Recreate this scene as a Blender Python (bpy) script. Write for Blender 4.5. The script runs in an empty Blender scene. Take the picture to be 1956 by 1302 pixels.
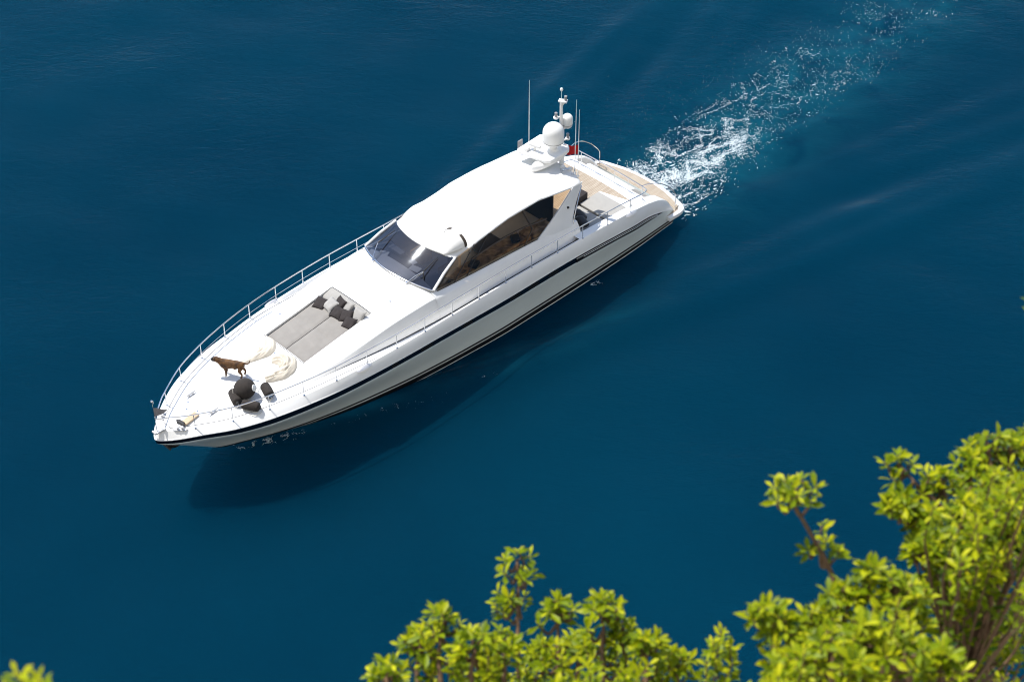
import bpy, bmesh, math, random
import numpy as np
from mathutils import Vector, Matrix, noise as mnoise
R = math.radians
random.seed(7); RNG = np.random.default_rng(11)
S = bpy.context.scene
COL = S.collection

# ------------------------------------------------------------------ camera, sky, sun
PHI, CAMH = R(41.21), 46.183
BX, BY, TH = 6.43537, 63.50244, 0.79102048           # yacht origin (stern) and heading
BOAT0 = Matrix.Translation((BX, BY, 0)) @ Matrix.Rotation(math.pi + TH, 4, 'Z')
TRIM = BOAT0 @ Matrix.Translation((0, 0, .36)) @ Matrix.Rotation(.0175, 4, 'Y') @ BOAT0.inverted()
BOAT = TRIM @ BOAT0                                  # water lies at world z = 0
cam_data = bpy.data.cameras.new('camera'); cam = bpy.data.objects.new('camera', cam_data); COL.objects.link(cam)
cam.matrix_world = TRIM @ (Matrix.Translation((0, 0, CAMH)) @ Matrix.Rotation(math.pi/2 - PHI, 4, 'X'))
cam_data.sensor_width = 36; cam_data.lens = 3500/1956*36
cam_data.clip_start = .1; cam_data.clip_end = 20000
cam_data.dof.use_dof = True; cam_data.dof.focus_distance = 74; cam_data.dof.aperture_fstop = 5.6
S.camera = cam
CAMP = cam.matrix_world.translation.copy()

SUN_B = Vector((.08, -.52, 1.0)).normalized()        # towards the sun, in yacht axes
SUN = (BOAT.to_3x3() @ SUN_B).normalized()
EL = math.asin(SUN.z); AZ = math.atan2(SUN.x, SUN.y)
w = bpy.data.worlds.new('World'); S.world = w; w.use_nodes = True
nt = w.node_tree; bg = nt.nodes['Background']
sky = nt.nodes.new('ShaderNodeTexSky'); sky.sky_type = 'NISHITA'; sky.sun_disc = False
sky.sun_elevation = EL; sky.sun_rotation = AZ; sky.air_density = 1.0; sky.dust_density = .5
nt.links.new(sky.outputs[0], bg.inputs[0]); bg.inputs[1].default_value = .14
sl = bpy.data.lights.new('sun', 'SUN'); sl.energy = 4.2; sl.angle = R(.53); sl.color = (1, .96, .89)
so = bpy.data.objects.new('sun', sl); COL.objects.link(so); so.location = (0, 0, 120)
so.rotation_euler = SUN.to_track_quat('Z', 'Y').to_euler()
S.render.engine = 'CYCLES'; S.cycles.filter_width = 1.1
S.view_settings.view_transform = 'Standard'; S.view_settings.look = 'None'
S.view_settings.exposure = .45; S.view_settings.gamma = 1

# ------------------------------------------------------------------ materials
def mat(name, color, rough=.5, metal=0, var=0, vscale=3, bump=0, bscale=40, coat=0, spec=.5, **kw):
    m = bpy.data.materials.new(name); m.use_nodes = True; t = m.node_tree
    p = t.nodes['Principled BSDF']
    p.inputs['Base Color'].default_value = (*color, 1); p.inputs['Roughness'].default_value = rough
    p.inputs['Metallic'].default_value = metal; p.inputs['Specular IOR Level'].default_value = spec
    p.inputs['Coat Weight'].default_value = coat
    tc = t.nodes.new('ShaderNodeTexCoord')
    if var:
        n = t.nodes.new('ShaderNodeTexNoise'); n.inputs['Scale'].default_value = vscale; n.inputs['Detail'].default_value = 5
        t.links.new(tc.outputs['Object'], n.inputs['Vector'])
        mr = t.nodes.new('ShaderNodeMapRange'); mr.inputs['From Min'].default_value = .3; mr.inputs['From Max'].default_value = .7
        mr.inputs['To Min'].default_value = 1-var; mr.inputs['To Max'].default_value = 1+var*.4
        t.links.new(n.outputs['Fac'], mr.inputs['Value'])
        mx = t.nodes.new('ShaderNodeVectorMath'); mx.operation = 'SCALE'; mx.inputs[0].default_value = color
        t.links.new(mr.outputs[0], mx.inputs['Scale']); t.links.new(mx.outputs[0], p.inputs['Base Color'])
    if bump:
        n2 = t.nodes.new('ShaderNodeTexNoise'); n2.inputs['Scale'].default_value = bscale; n2.inputs['Detail'].default_value = 4
        t.links.new(tc.outputs['Object'], n2.inputs['Vector'])
        b = t.nodes.new('ShaderNodeBump'); b.inputs['Strength'].default_value = bump; b.inputs['Distance'].default_value = .02
        t.links.new(n2.outputs['Fac'], b.inputs['Height']); t.links.new(b.outputs[0], p.inputs['Normal'])
    return m
M = {}
M['gel'] = mat('white_gelcoat', (.80, .80, .79), .3, var=.05, vscale=1.3, bump=.03, bscale=2.5, coat=.2)
M['gelmatt'] = mat('white_nonslip', (.80, .80, .79), .65, var=.05, vscale=2, bump=.15, bscale=120)
M['hull'] = mat('silver_hull_paint', (.60, .655, .645), .35, var=.05, vscale=.7, coat=.15)
M['navy'] = mat('navy_glossy_band', (.004, .006, .013), .15, spec=.25)
M['black'] = mat('black_boot_paint', (.008, .008, .009), .5, spec=.15)
M['rubber'] = mat('black_rubber', (.02, .02, .022), .6)
M['steel'] = mat('polished_steel', (.74, .74, .75), .12, metal=1)
M['canvas'] = mat('white_canvas', (.80, .80, .785), .85, var=.05, vscale=1.5, bump=.25, bscale=3.0)
M['cover'] = mat('cream_cover_cloth', (.60, .55, .465), .9, var=.1, vscale=5, bump=.3, bscale=25)
M['cushion'] = mat('grey_sunbed_fabric', (.27, .255, .237), .9, var=.10, vscale=3, bump=.3, bscale=6)
M['panel'] = mat('light_grey_fabric', (.36, .35, .33), .9, var=.06, vscale=4, bump=.15, bscale=30)
M['lightpil'] = mat('light_pillow_fabric', (.36, .35, .335), .9, var=.08, vscale=9, bump=.3, bscale=16)
M['darkpil'] = mat('dark_brown_pillow_fabric', (.032, .026, .026), .9, var=.25, vscale=9, bump=.3, bscale=16)
M['fender'] = mat('dark_fender_cover', (.030, .024, .021), .9, var=.3, vscale=14, bump=.35, bscale=50)
M['blue'] = mat('blue_fender_end', (.01, .08, .2), .4)
M['rope'] = mat('pale_rope', (.55, .53, .48), .9)
M['red'] = mat('red_flag_cloth', (.50, .005, .008), .8, var=.1, vscale=6)
M['grey'] = mat('grey_flag_cloth', (.30, .28, .29), .8, var=.3, vscale=12)
M['seam'] = mat('deck_seam_grey', (.16, .16, .17), .7)
M['piping'] = mat('dark_piping', (.06, .055, .055), .8)
M['tan'] = mat('varnished_board', (.55, .42, .27), .45, var=.12, vscale=12)
M['brown'] = mat('brown_interior', (.05, .035, .025), .6, var=.3, vscale=4)
M['beige'] = mat('beige_leather', (.60, .46, .29), .55, var=.2, vscale=5)
M['floor'] = mat('dark_cabin_floor', (.022, .017, .013), .7, var=.3, vscale=4)
def mottled():
    m = mat('mottled_tan_upholstery', (.4, .3, .2), .8); t = m.node_tree; N = t.nodes.new
    tc = N('ShaderNodeTexCoord'); n = N('ShaderNodeTexNoise'); n.inputs['Scale'].default_value = 2.6; n.inputs['Detail'].default_value = 6; n.inputs['Distortion'].default_value = 1.2
    t.links.new(tc.outputs['Object'], n.inputs['Vector'])
    r = N('ShaderNodeValToRGB'); e = r.color_ramp.elements; e[0].position = .38; e[0].color = (.22, .15, .09, 1); e[1].position = .66; e[1].color = (.66, .52, .35, 1); k = e.new(.5); k.color = (.42, .30, .18, 1)
    t.links.new(n.outputs['Fac'], r.inputs[0]); t.links.new(r.outputs[0], t.nodes['Principled BSDF'].inputs['Base Color']); return m
M['mottled'] = mottled()
M['dash'] = mat('grey_dashboard', (.10, .10, .115), .5, var=.2, vscale=4)
M['fitting'] = mat('brushed_fitting', (.55, .55, .56), .4, metal=.5)
M['galv'] = mat('galvanised_anchor', (.06, .055, .055), .5, metal=.3, var=.3, vscale=10)
M['dome'] = mat('white_radome', (.80, .80, .78), .4, var=.03, vscale=3)
M['plastic'] = mat('grey_plastic', (.25, .25, .26), .5)
M['bark'] = mat('brown_twig_bark', (.15, .085, .045), .8, var=.4, vscale=60)

def glass(name, tint, fac_max=.9, base=.05):
    m = bpy.data.materials.new(name); m.use_nodes = True; t = m.node_tree
    for n in list(t.nodes): t.nodes.remove(n)
    out = t.nodes.new('ShaderNodeOutputMaterial'); mix = t.nodes.new('ShaderNodeMixShader')
    tr = t.nodes.new('ShaderNodeBsdfTransparent'); tr.inputs[0].default_value = (*tint, 1)
    gl = t.nodes.new('ShaderNodeBsdfGlossy'); gl.inputs['Roughness'].default_value = .04; gl.inputs['Color'].default_value = (.80, .86, .96, 1)
    fr = t.nodes.new('ShaderNodeFresnel'); fr.inputs['IOR'].default_value = 1.55
    ad = t.nodes.new('ShaderNodeMath'); ad.operation = 'ADD'; ad.inputs[1].default_value = base; ad.use_clamp = True
    nz = t.nodes.new('ShaderNodeTexNoise'); nz.inputs['Scale'].default_value = 1.6
    tc = t.nodes.new('ShaderNodeTexCoord'); t.links.new(tc.outputs['Object'], nz.inputs['Vector'])
    b = t.nodes.new('ShaderNodeBump'); b.inputs['Strength'].default_value = .05; b.inputs['Distance'].default_value = .05
    t.links.new(nz.outputs['Fac'], b.inputs['Height']); t.links.new(b.outputs[0], gl.inputs['Normal'])
    t.links.new(fr.outputs[0], ad.inputs[0]); t.links.new(ad.outputs[0], mix.inputs[0])
    t.links.new(tr.outputs[0], mix.inputs[1]); t.links.new(gl.outputs[0], mix.inputs[2]); t.links.new(mix.outputs[0], out.inputs[0])
    return m
M['wsglass'] = glass('blue_tinted_glass', (.32, .335, .38), base=.05)
M['sideglass'] = glass('brown_tinted_glass', (.90, .74, .56), base=.02)

def teak_mat():
    m = mat('teak_decking', (.62, .47, .33), .7); t = m.node_tree; p = t.nodes['Principled BSDF']
    tc = t.nodes.new('ShaderNodeTexCoord'); sp = t.nodes.new('ShaderNodeSeparateXYZ'); t.links.new(tc.outputs['Object'], sp.inputs[0])
    def math_(op, a, b=None):
        n = t.nodes.new('ShaderNodeMath'); n.operation = op
        if isinstance(a, (int, float)): n.inputs[0].default_value = a
        else: t.links.new(a, n.inputs[0])
        if b is not None:
            if isinstance(b, (int, float)): n.inputs[1].default_value = b
            else: t.links.new(b, n.inputs[1])
        return n.outputs[0]
    yy = math_('MULTIPLY', sp.outputs['Y'], 1/.075)
    line = math_('LESS_THAN', math_('FRACT', yy), .16)
    pl = math_('FLOOR', yy)
    cb = t.nodes.new('ShaderNodeCombineXYZ'); t.links.new(pl, cb.inputs[1]); t.links.new(math_('MULTIPLY', sp.outputs['X'], .35), cb.inputs[0])
    nz = t.nodes.new('ShaderNodeTexNoise'); nz.inputs['Scale'].default_value = 3.7; t.links.new(cb.outputs[0], nz.inputs['Vector'])
    r = t.nodes.new('ShaderNodeValToRGB'); r.color_ramp.elements[0].color = (.34, .275, .205, 1); r.color_ramp.elements[1].color = (.45, .385, .305, 1)
    r.color_ramp.elements[0].position = .3; r.color_ramp.elements[1].position = .7
    t.links.new(nz.outputs['Fac'], r.inputs[0])
    mx = t.nodes.new('ShaderNodeMix'); mx.data_type = 'RGBA'
    t.links.new(line, mx.inputs['Factor']); t.links.new(r.outputs[0], mx.inputs['A']); mx.inputs['B'].default_value = (.22, .165, .115, 1)
    t.links.new(mx.outputs['Result'], p.inputs['Base Color'])
    return m
M['teak'] = teak_mat()

# ------------------------------------------------------------------ mesh helpers
class MB:
    def __init__(s): s.v = []; s.f = []; s.m = []
    def grid(s, rows, mi=0, loop=False, cm=None, skip=None):
        n = len(rows[0]); o = len(s.v)
        for r in rows: s.v += [tuple(p) for p in r]
        for i in range(len(rows)-1):
            for j in range(n if loop else n-1):
                if skip and skip(i, j): continue
                k = (j+1) % n
                s.f.append((o+i*n+j, o+i*n+k, o+(i+1)*n+k, o+(i+1)*n+j)); s.m.append(cm[j] if cm else mi)
        return s
    def poly(s, pts, mi=0):
        o = len(s.v); s.v += [tuple(p) for p in pts]; s.f.append(tuple(range(o, o+len(pts)))); s.m.append(mi); return s
    def prism(s, outline, z0, z1, mi=0):
        n = len(outline); o = len(s.v)
        f0 = z0 if callable(z0) else (lambda x, y: z0); f1 = z1 if callable(z1) else (lambda x, y: z1)
        s.v += [(x, y, f0(x, y)) for x, y in outline] + [(x, y, f1(x, y)) for x, y in outline]
        s.f.append(tuple(range(o+n-1, o-1, -1))); s.m.append(mi); s.f.append(tuple(range(o+n, o+2*n))); s.m.append(mi)
        for i in range(n):
            j = (i+1) % n; s.f.append((o+i, o+j, o+n+j, o+n+i)); s.m.append(mi)
        return s
    def tube(s, pts, r, seg=8, mi=0, cap=True):
        pts = [Vector(p) for p in pts]; n = len(pts); rr = r if isinstance(r, (list, tuple)) else [r]*n
        o = len(s.v); up = None
        for i, p in enumerate(pts):
            d = (pts[min(i+1, n-1)] - pts[max(i-1, 0)])
            d = d.normalized() if d.length > 1e-9 else Vector((0, 0, 1))
            if up is None:
                up = Vector((0, 0, 1)) if abs(d.z) < .9 else Vector((1, 0, 0))
            a = d.cross(up); 
            if a.length < 1e-6: a = d.cross(Vector((1, .3, 0)))
            a.normalize(); b = a.cross(d).normalized(); up = b
            for k in range(seg):
                t = 2*math.pi*k/seg; s.v.append(tuple(p + (a*math.cos(t) + b*math.sin(t))*rr[i]))
        for i in range(n-1):
            for k in range(seg):
                l = (k+1) % seg
                s.f.append((o+i*seg+k, o+i*seg+l, o+(i+1)*seg+l, o+(i+1)*seg+k)); s.m.append(mi)
        if cap:
            s.f.append(tuple(o+k for k in range(seg-1, -1, -1))); s.m.append(mi)
            s.f.append(tuple(o+(n-1)*seg+k for k in range(seg))); s.m.append(mi)
        return s
    def lathe(s, prof, origin=(0, 0, 0), axis=(0, 0, 1), seg=24, mi=0):
        q = Vector((0, 0, 1)).rotation_difference(Vector(axis).normalized()); O = Vector(origin)
        rows = []
        for r, z in prof:
            rows.append([O + q @ Vector((r*math.cos(2*math.pi*k/seg), r*math.sin(2*math.pi*k/seg), z)) for k in range(seg)])
        return s.grid(rows, mi, loop=True)
    def box(s, c, size, rz=0, mi=0, tilt=None):
        q = Matrix.Rotation(rz, 3, 'Z')
        if tilt is not None: q = q @ Matrix.Rotation(tilt, 3, 'Y')
        o = len(s.v); c = Vector(c)
        for a in (-.5, .5):
            for b in (-.5, .5):
                for d in (-.5, .5): s.v.append(tuple(c + q @ Vector((a*size[0], b*size[1], d*size[2]))))
        for f in ((0, 1, 3, 2), (4, 6, 7, 5), (0, 4, 5, 1), (2, 3, 7, 6), (0, 2, 6, 4), (1, 5, 7, 3)):
            s.f.append(tuple(o+i for i in f)); s.m.append(mi)
        return s
    def mirror(s):
        n = len(s.v); k = len(s.f)
        s.v += [(x, -y, z) for x, y, z in s.v]
        s.f += [tuple(n+i for i in reversed(f)) for f in s.f[:k]]; s.m += s.m[:k]; return s
    def build(s, name, mats, parent=None, smooth=True, bevel=0, sharp=35, mtx=None):
        me = bpy.data.meshes.new(name); me.from_pydata([tuple(v) for v in s.v], [], s.f)
        if not isinstance(mats, (list, tuple)): mats = [mats]
        for m_ in mats: me.materials.append(m_)
        me.polygons.foreach_set('material_index', s.m)
        bm = bmesh.new(); bm.from_mesh(me)
        bmesh.ops.remove_doubles(bm, verts=bm.verts, dist=1e-5)
        bmesh.ops.recalc_face_normals(bm, faces=bm.faces)
        if bevel: bmesh.ops.bevel(bm, geom=[e for e in bm.edges if len(e.link_faces) == 2 and e.calc_face_angle(0) > .5], offset=bevel, segments=3, profile=.6, affect='EDGES')
        for f in bm.faces: f.smooth = smooth
        if smooth:
            for e in bm.edges:
                if len(e.link_faces) == 2 and e.calc_face_angle(0) > R(sharp): e.smooth = False
        bm.to_mesh(me); bm.free()
        ob = bpy.data.objects.new(name, me); COL.objects.link(ob)
        if parent is not None: ob.parent = parent
        if mtx is not None: ob.matrix_world = mtx
        return ob

def tag(o, label=None, cat=None, group=None, kind=None):
    if label: o['label'] = label
    if cat: o['category'] = cat
    if group: o['group'] = group
    if kind: o['kind'] = kind
    return o
def thing(name, label, cat, mtx, group=None):
    o = bpy.data.objects.new(name, None); COL.objects.link(o); o.empty_display_size = .3; o.matrix_world = mtx
    return tag(o, label, cat, group)
def onboat(x, y, z, rz=0, pitch=0, roll=0):
    return BOAT @ Matrix.Translation((x, y, z)) @ Matrix.Rotation(rz, 4, 'Z') @ Matrix.Rotation(pitch, 4, 'Y') @ Matrix.Rotation(roll, 4, 'X')

def pchip(xs, ys):
    xs = np.array(xs, float); ys = np.array(ys, float)
    h = np.diff(xs); d = np.diff(ys)/h; m = np.zeros_like(xs)
    m[0] = d[0]; m[-1] = d[-1]
    for i in range(1, len(xs)-1):
        if d[i-1]*d[i] > 0:
            w1 = 2*h[i]+h[i-1]; w2 = h[i]+2*h[i-1]; m[i] = (w1+w2)/(w1/d[i-1]+w2/d[i])
    def f(x):
        x = min(max(x, xs[0]), xs[-1]); i = int(min(np.searchsorted(xs, x, 'right')-1, len(xs)-2)); i = max(i, 0)
        t = (x-xs[i])/h[i]
        return float((2*t**3-3*t**2+1)*ys[i] + (t**3-2*t**2+t)*h[i]*m[i] + (-2*t**3+3*t**2)*ys[i+1] + (t**3-t**2)*h[i]*m[i+1])
    return f
def catmull(pts, n=8):
    P = [Vector(p) for p in pts]; out = []
    for i in range(len(P)-1):
        a, b, c, d = P[max(i-1, 0)], P[i], P[i+1], P[min(i+2, len(P)-1)]
        for k in range(n):
            t = k/n; out.append(.5*((2*b) + (c-a)*t + (2*a-5*b+4*c-d)*t*t + (3*b-a-3*c+d)*t**3))
    return out + [P[-1]]

# ------------------------------------------------------------------ water
WAVES = [(RNG.uniform(0, 2*math.pi), RNG.uniform(1.8, 9), RNG.uniform(0, 6.28)) for _ in range(16)]
BI = BOAT.inverted()
def wave_h(X, Y):
    h = np.zeros_like(X)
    for a, L, p in WAVES:
        h += .0018*L*np.sin(2*math.pi/L*(X*math.cos(a)+Y*math.sin(a))+p)
    bx = BI[0][0]*X + BI[0][1]*Y + BI[0][3]; by = BI[1][0]*X + BI[1][1]*Y + BI[1][3]
    def ridge(x0, y0, slope, curve, x_end, wd, amp, sgn):
        u = x0 - bx; c = y0 + slope*u + curve*u*u
        fade = np.clip(u/3, 0, 1)*np.clip((x_end+u*0 - u)/6, 0, 1)
        d = (sgn*by - c)/wd
        return amp*fade*(np.exp(-d*d) - .6*np.exp(-((d+1.7)**2)))
    for sg in (1, -1):
        h += ridge(20.5, 1.6, .34, -.002, 34, .8, .19, sg)
        h += ridge(19.0, 1.7, .26, -.0005, 30, .7, .15, sg)
        h += ridge(10, 3.0, .30, 0, 30, .9, .06, sg)
        h += ridge(3, 2.6, .20, 0.0, 26, .7, .04, sg)
        h += ridge(-1, 2.6, .30, 0.0, 26, .7, .04, sg)
        h += ridge(-2, 4.2, .33, 0.0, 26, .8, .07, sg)
        h += ridge(0, 5.5, .36, 0.0, 30, .9, .05, sg)
    core = np.exp(-(by/2.2)**2)*np.clip((1-bx)/3, 0, 1)*np.exp(-np.clip(1-bx, 0, 99)/16)
    h += core*.10*(np.sin(bx*2.1+by*1.3)*np.sin(by*2.7-bx*.8))
    return h
def axis(lo, hi, step, far):
    core = np.arange(lo, hi+step, step); out = [lo]; s = step
    a = [lo]
    while a[-1] > -far: s *= 1.28; a.append(a[-1]-s)
    s = step; b = [core[-1]]
    while b[-1] < far: s *= 1.28; b.append(b[-1]+s)
    return np.concatenate([np.array(a[1:])[::-1], core, np.array(b[1:])])
ax_ = axis(-29, 29, .16, 9000); ay_ = axis(33, 84, .16, 9000)
GX, GY = np.meshgrid(ax_, ay_, indexing='xy')
far = np.clip(1-(np.maximum(np.abs(GX)-29, 0)+np.maximum(np.maximum(33-GY, GY-84), 0))/20, 0, 1)
GZ = wave_h(GX, GY)*far
nx, ny = len(ax_), len(ay_)
V = np.stack([GX, GY, GZ], -1).reshape(-1, 3)
idx = np.arange(nx*ny).reshape(ny, nx)
F = np.stack([idx[:-1, :-1], idx[:-1, 1:], idx[1:, 1:], idx[1:, :-1]], -1).reshape(-1, 4)
me = bpy.data.meshes.new('water'); me.vertices.add(len(V)); me.vertices.foreach_set('co', V.ravel().astype(np.float32))
me.loops.add(F.size); me.loops.foreach_set('vertex_index', F.ravel().astype(np.int32))
me.polygons.add(len(F)); me.polygons.foreach_set('loop_start', np.arange(0, F.size, 4, dtype=np.int32))
me.polygons.foreach_set('use_smooth', np.ones(len(F), bool)); me.update(calc_edges=True); me.validate()
water = bpy.data.objects.new('water', me); COL.objects.link(water); tag(water, kind='structure')
def water_mat():
    m = bpy.data.materials.new('deep_blue_sea'); m.use_nodes = True; t = m.node_tree; p = t.nodes['Principled BSDF']
    L = t.links; N = t.nodes.new
    tc = N('ShaderNodeTexCoord')
    # aerated, paler water where the propellers have churned it (yacht axes)
    mp = N('ShaderNodeMapping'); mp.vector_type = 'POINT'
    e = BI.to_euler(); mp.inputs['Rotation'].default_value = (0, 0, e.z)
    mp.inputs['Location'].default_value = (BI[0][3], BI[1][3], 0)
    L.new(tc.outputs['Object'], mp.inputs['Vector'])
    sp = N('ShaderNodeSeparateXYZ'); L.new(mp.outputs[0], sp.inputs[0])
    def m_(op, a, b=None, c=None, clamp=False):
        n = N('ShaderNodeMath'); n.operation = op; n.use_clamp = clamp
        for i, v in enumerate((a, b, c)):
            if v is None: continue
            if isinstance(v, (int, float)): n.inputs[i].default_value = v
            else: L.new(v, n.inputs[i])
        return n.outputs[0]
    X, Y = sp.outputs['X'], sp.outputs['Y']
    nz = N('ShaderNodeTexNoise'); nz.inputs['Scale'].default_value = .45; nz.inputs['Detail'].default_value = 6; nz.inputs['Distortion'].default_value = .8
    L.new(mp.outputs[0], nz.inputs['Vector'])
    yc = m_('MULTIPLY_ADD', X, .045, .15)                         # wake centre drifts to starboard
    dy = m_('DIVIDE', m_('SUBTRACT', Y, yc), 2.6)
    g = m_('POWER', 2.718, m_('MULTIPLY', m_('MULTIPLY', dy, dy), -1.0))
    along = m_('MULTIPLY', m_('MULTIPLY_ADD', X, -.35, .7, True), m_('MULTIPLY_ADD', X, 1/34, 1.0, True))
    nn = m_('MULTIPLY_ADD', nz.outputs['Fac'], 2.6, -.85, True)
    mask = m_('MULTIPLY', m_('MULTIPLY', g, along), nn, None, True)
    # bow-wave bubbles plus wave-crest sheen painted in as paler bands, both sides
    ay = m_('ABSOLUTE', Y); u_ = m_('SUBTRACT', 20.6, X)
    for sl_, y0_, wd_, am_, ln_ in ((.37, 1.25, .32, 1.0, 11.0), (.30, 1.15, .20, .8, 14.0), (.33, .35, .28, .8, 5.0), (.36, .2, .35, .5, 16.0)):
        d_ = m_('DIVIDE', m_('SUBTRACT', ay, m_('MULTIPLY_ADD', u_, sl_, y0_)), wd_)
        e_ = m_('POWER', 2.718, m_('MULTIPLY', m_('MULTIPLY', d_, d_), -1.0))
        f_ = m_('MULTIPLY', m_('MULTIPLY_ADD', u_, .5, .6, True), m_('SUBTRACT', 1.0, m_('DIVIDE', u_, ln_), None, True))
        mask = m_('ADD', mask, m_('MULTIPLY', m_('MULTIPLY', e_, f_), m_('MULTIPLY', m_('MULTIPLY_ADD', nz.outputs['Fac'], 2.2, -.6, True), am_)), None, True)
    big = N('ShaderNodeTexNoise'); big.inputs['Scale'].default_value = .035; big.inputs['Detail'].default_value = 3
    L.new(tc.outputs['Object'], big.inputs['Vector'])
    r = N('ShaderNodeValToRGB'); r.color_ramp.elements[0].position = .35; r.color_ramp.elements[1].position = .68
    r.color_ramp.elements[0].color = (.0005, .0198, .0440, 1); r.color_ramp.elements[1].color = (.0006, .0285, .0580, 1)
    L.new(big.outputs['Fac'], r.inputs[0])
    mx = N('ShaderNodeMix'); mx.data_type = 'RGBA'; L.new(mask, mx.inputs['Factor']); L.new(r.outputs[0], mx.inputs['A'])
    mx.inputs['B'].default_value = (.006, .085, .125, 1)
    L.new(mx.outputs['Result'], p.inputs['Base Color'])
    p.inputs['Roughness'].default_value = .06; p.inputs['IOR'].default_value = 1.13; p.inputs['Specular IOR Level'].default_value = .30; p.inputs['Specular Tint'].default_value = (.15, .75, 1, 1)
    p.inputs['Subsurface Weight'].default_value = .72; p.inputs['Subsurface Radius'].default_value = (.4, 1.0, 1.15); p.inputs['Subsurface Scale'].default_value = 50
    # capillary ripples: three crossing sets
    hs = None
    for sc, st, rot, amp in ((1.1, 2.4, .6, .9), (3.2, 3.0, 1.0, .34), (7.5, 2.5, .8, .09)):
        q = N('ShaderNodeMapping'); q.inputs['Rotation'].default_value = (0, 0, rot); q.inputs['Scale'].default_value = (1, st, 1)
        L.new(tc.outputs['Object'], q.inputs['Vector'])
        n = N('ShaderNodeTexNoise'); n.inputs['Scale'].default_value = sc; n.inputs['Detail'].default_value = 3; n.inputs['Distortion'].default_value = .6
        L.new(q.outputs[0], n.inputs['Vector']); o = m_('MULTIPLY', n.outputs['Fac'], amp)
        hs = o if hs is None else m_('ADD', hs, o)
    patch = N('ShaderNodeTexNoise'); patch.inputs['Scale'].default_value = .12; L.new(tc.outputs['Object'], patch.inputs['Vector'])
    hs = m_('MULTIPLY', hs, m_('MULTIPLY_ADD', patch.outputs['Fac'], 2.4, -.5, True))
    b = N('ShaderNodeBump'); b.inputs['Strength'].default_value = .85; b.inputs['Distance'].default_value = .05
    L.new(hs, b.inputs['Height']); L.new(b.outputs[0], p.inputs['Normal'])
    return m
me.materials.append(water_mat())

# ------------------------------------------------------------------ yacht: hull
yacht = thing('motor_yacht', 'long white and silver motor yacht with navy band under way on blue water', 'yacht', BOAT)
XA = 1.9
yR = pchip([1.9, 2.6, 3.7, 5, 6.4, 7.85, 10.7, 13.5, 16.3, 17.6, 19, 20.3, 21.6, 22.9, 24.16, 25.28, 25.8, 26.08, 26.2],
           [2.08, 2.2, 2.32, 2.5, 2.57, 2.58, 2.6, 2.62, 2.63, 2.6, 2.53, 2.41, 2.2, 1.9, 1.46, .82, .45, .17, 0])
zR = pchip([1.9, 2.2, 2.6, 3.1, 3.7, 5, 6.4, 7.85, 9.3, 10.7, 12.1, 13.5, 14.9, 16.3, 17.6, 19, 20.3, 21.6, 25.3, 26.4],
           [.42, .85, 1.2, 1.45, 1.64, 2.0, 2.2, 2.33, 2.43, 2.53, 2.61, 2.67, 2.73, 2.78, 2.81, 2.84, 2.86, 2.88, 2.87, 2.85])
yW = pchip([1.9, 2.6, 3.7, 5, 6.4, 7.85, 10.7, 13.5, 16.3, 17.6, 19, 20.3, 21.6, 22.9, 24.16, 25.28, 25.9, 26.25, 26.38, 26.42],
           [2.2, 2.33, 2.44, 2.63, 2.7, 2.72, 2.74, 2.76, 2.77, 2.74, 2.67, 2.55, 2.34, 2.04, 1.60, .96, .55, .24, .09, 0])
zW = pchip([1.9, 2.6, 3.86, 6.1, 8.4, 9.1, 11.9, 14.2, 16.3, 18.2, 20.2, 21.8, 23, 24, 25.1, 26.4], [.34, .72, 1.14, 1.56, 1.81, 1.86, 1.98, 2.15, 2.31, 2.40, 2.49, 2.54, 2.57, 2.60, 2.62, 2.58])
zB = pchip([1.9, 2.6, 3.4, 6, 9, 11.9, 14.2, 16.3, 18.2, 20.2, 21.8, 23, 24, 25.1, 26.4], [.32, .70, .80, 1.26, 1.55, 1.70, 1.89, 2.05, 2.15, 2.22, 2.27, 2.30, 2.35, 2.40, 2.38])
zG = pchip([1.9, 2.6, 3.4, 6.1, 8.4, 9.1, 11.9, 14.2, 16.3, 18.2, 20.2, 21.8, 23, 24, 26.3], [.30, .64, .70, 1.16, 1.36, 1.42, 1.60, 1.78, 1.94, 2.03, 2.11, 2.16, 2.19, 2.24, 2.28])
yK = pchip([1.9, 5, 8, 11.7, 14, 16.2, 18, 20, 21.7, 23.2, 23.9, 24.1], [2.25, 2.47, 2.55, 2.58, 2.47, 2.26, 1.97, 1.55, 1.06, .45, .13, 0])
zK = pchip([1.9, 5, 8, 11.7, 16, 20, 24.1], [-.05, .18, .32, .46, .52, .53, .58])
yL = pchip([1.9, 5, 8, 11.5, 14, 16.5, 18, 19.5, 20.5, 21.5, 22.4, 22.9], [2.22, 2.38, 2.42, 2.4, 2.25, 2.02, 1.78, 1.38, 1.02, .55, .15, 0])
boff = pchip([1.9, 17, 20, 22.5, 25, 26.42], [0, 0, .04, .11, .11, .0])
ts = [1-(1-i/110)**1.7 for i in range(111)]
def linepts(xe, fy, fz): return [Vector((XA+(xe-XA)*t, fy(XA+(xe-XA)*t), fz(XA+(xe-XA)*t))) for t in ts]
def wline(off, xe, fz):       # follows the gunwale line, offset sideways
    out = []
    for t in ts:
        x = XA+(xe-XA)*t; xo = XA+(26.42-XA)*t; b_ = boff(xo); y = yW(xo)+b_; out.append(Vector((x, max(0, y+off*min(1, y/.3)), fz(x)+1.1*b_)))
    return out
LR = linepts(26.2, yR, zR); LW = linepts(26.42, lambda x: yW(x)+boff(x), lambda x: zW(x)+1.1*boff(x))
LS1 = [a.lerp(b, .35)+Vector((0, .03*min(1, a.y), .12*(a.z-b.z)))*(1-.8*min(1, max(0, (a.x-17)/4))) for a, b in zip(LR, LW)]
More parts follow.
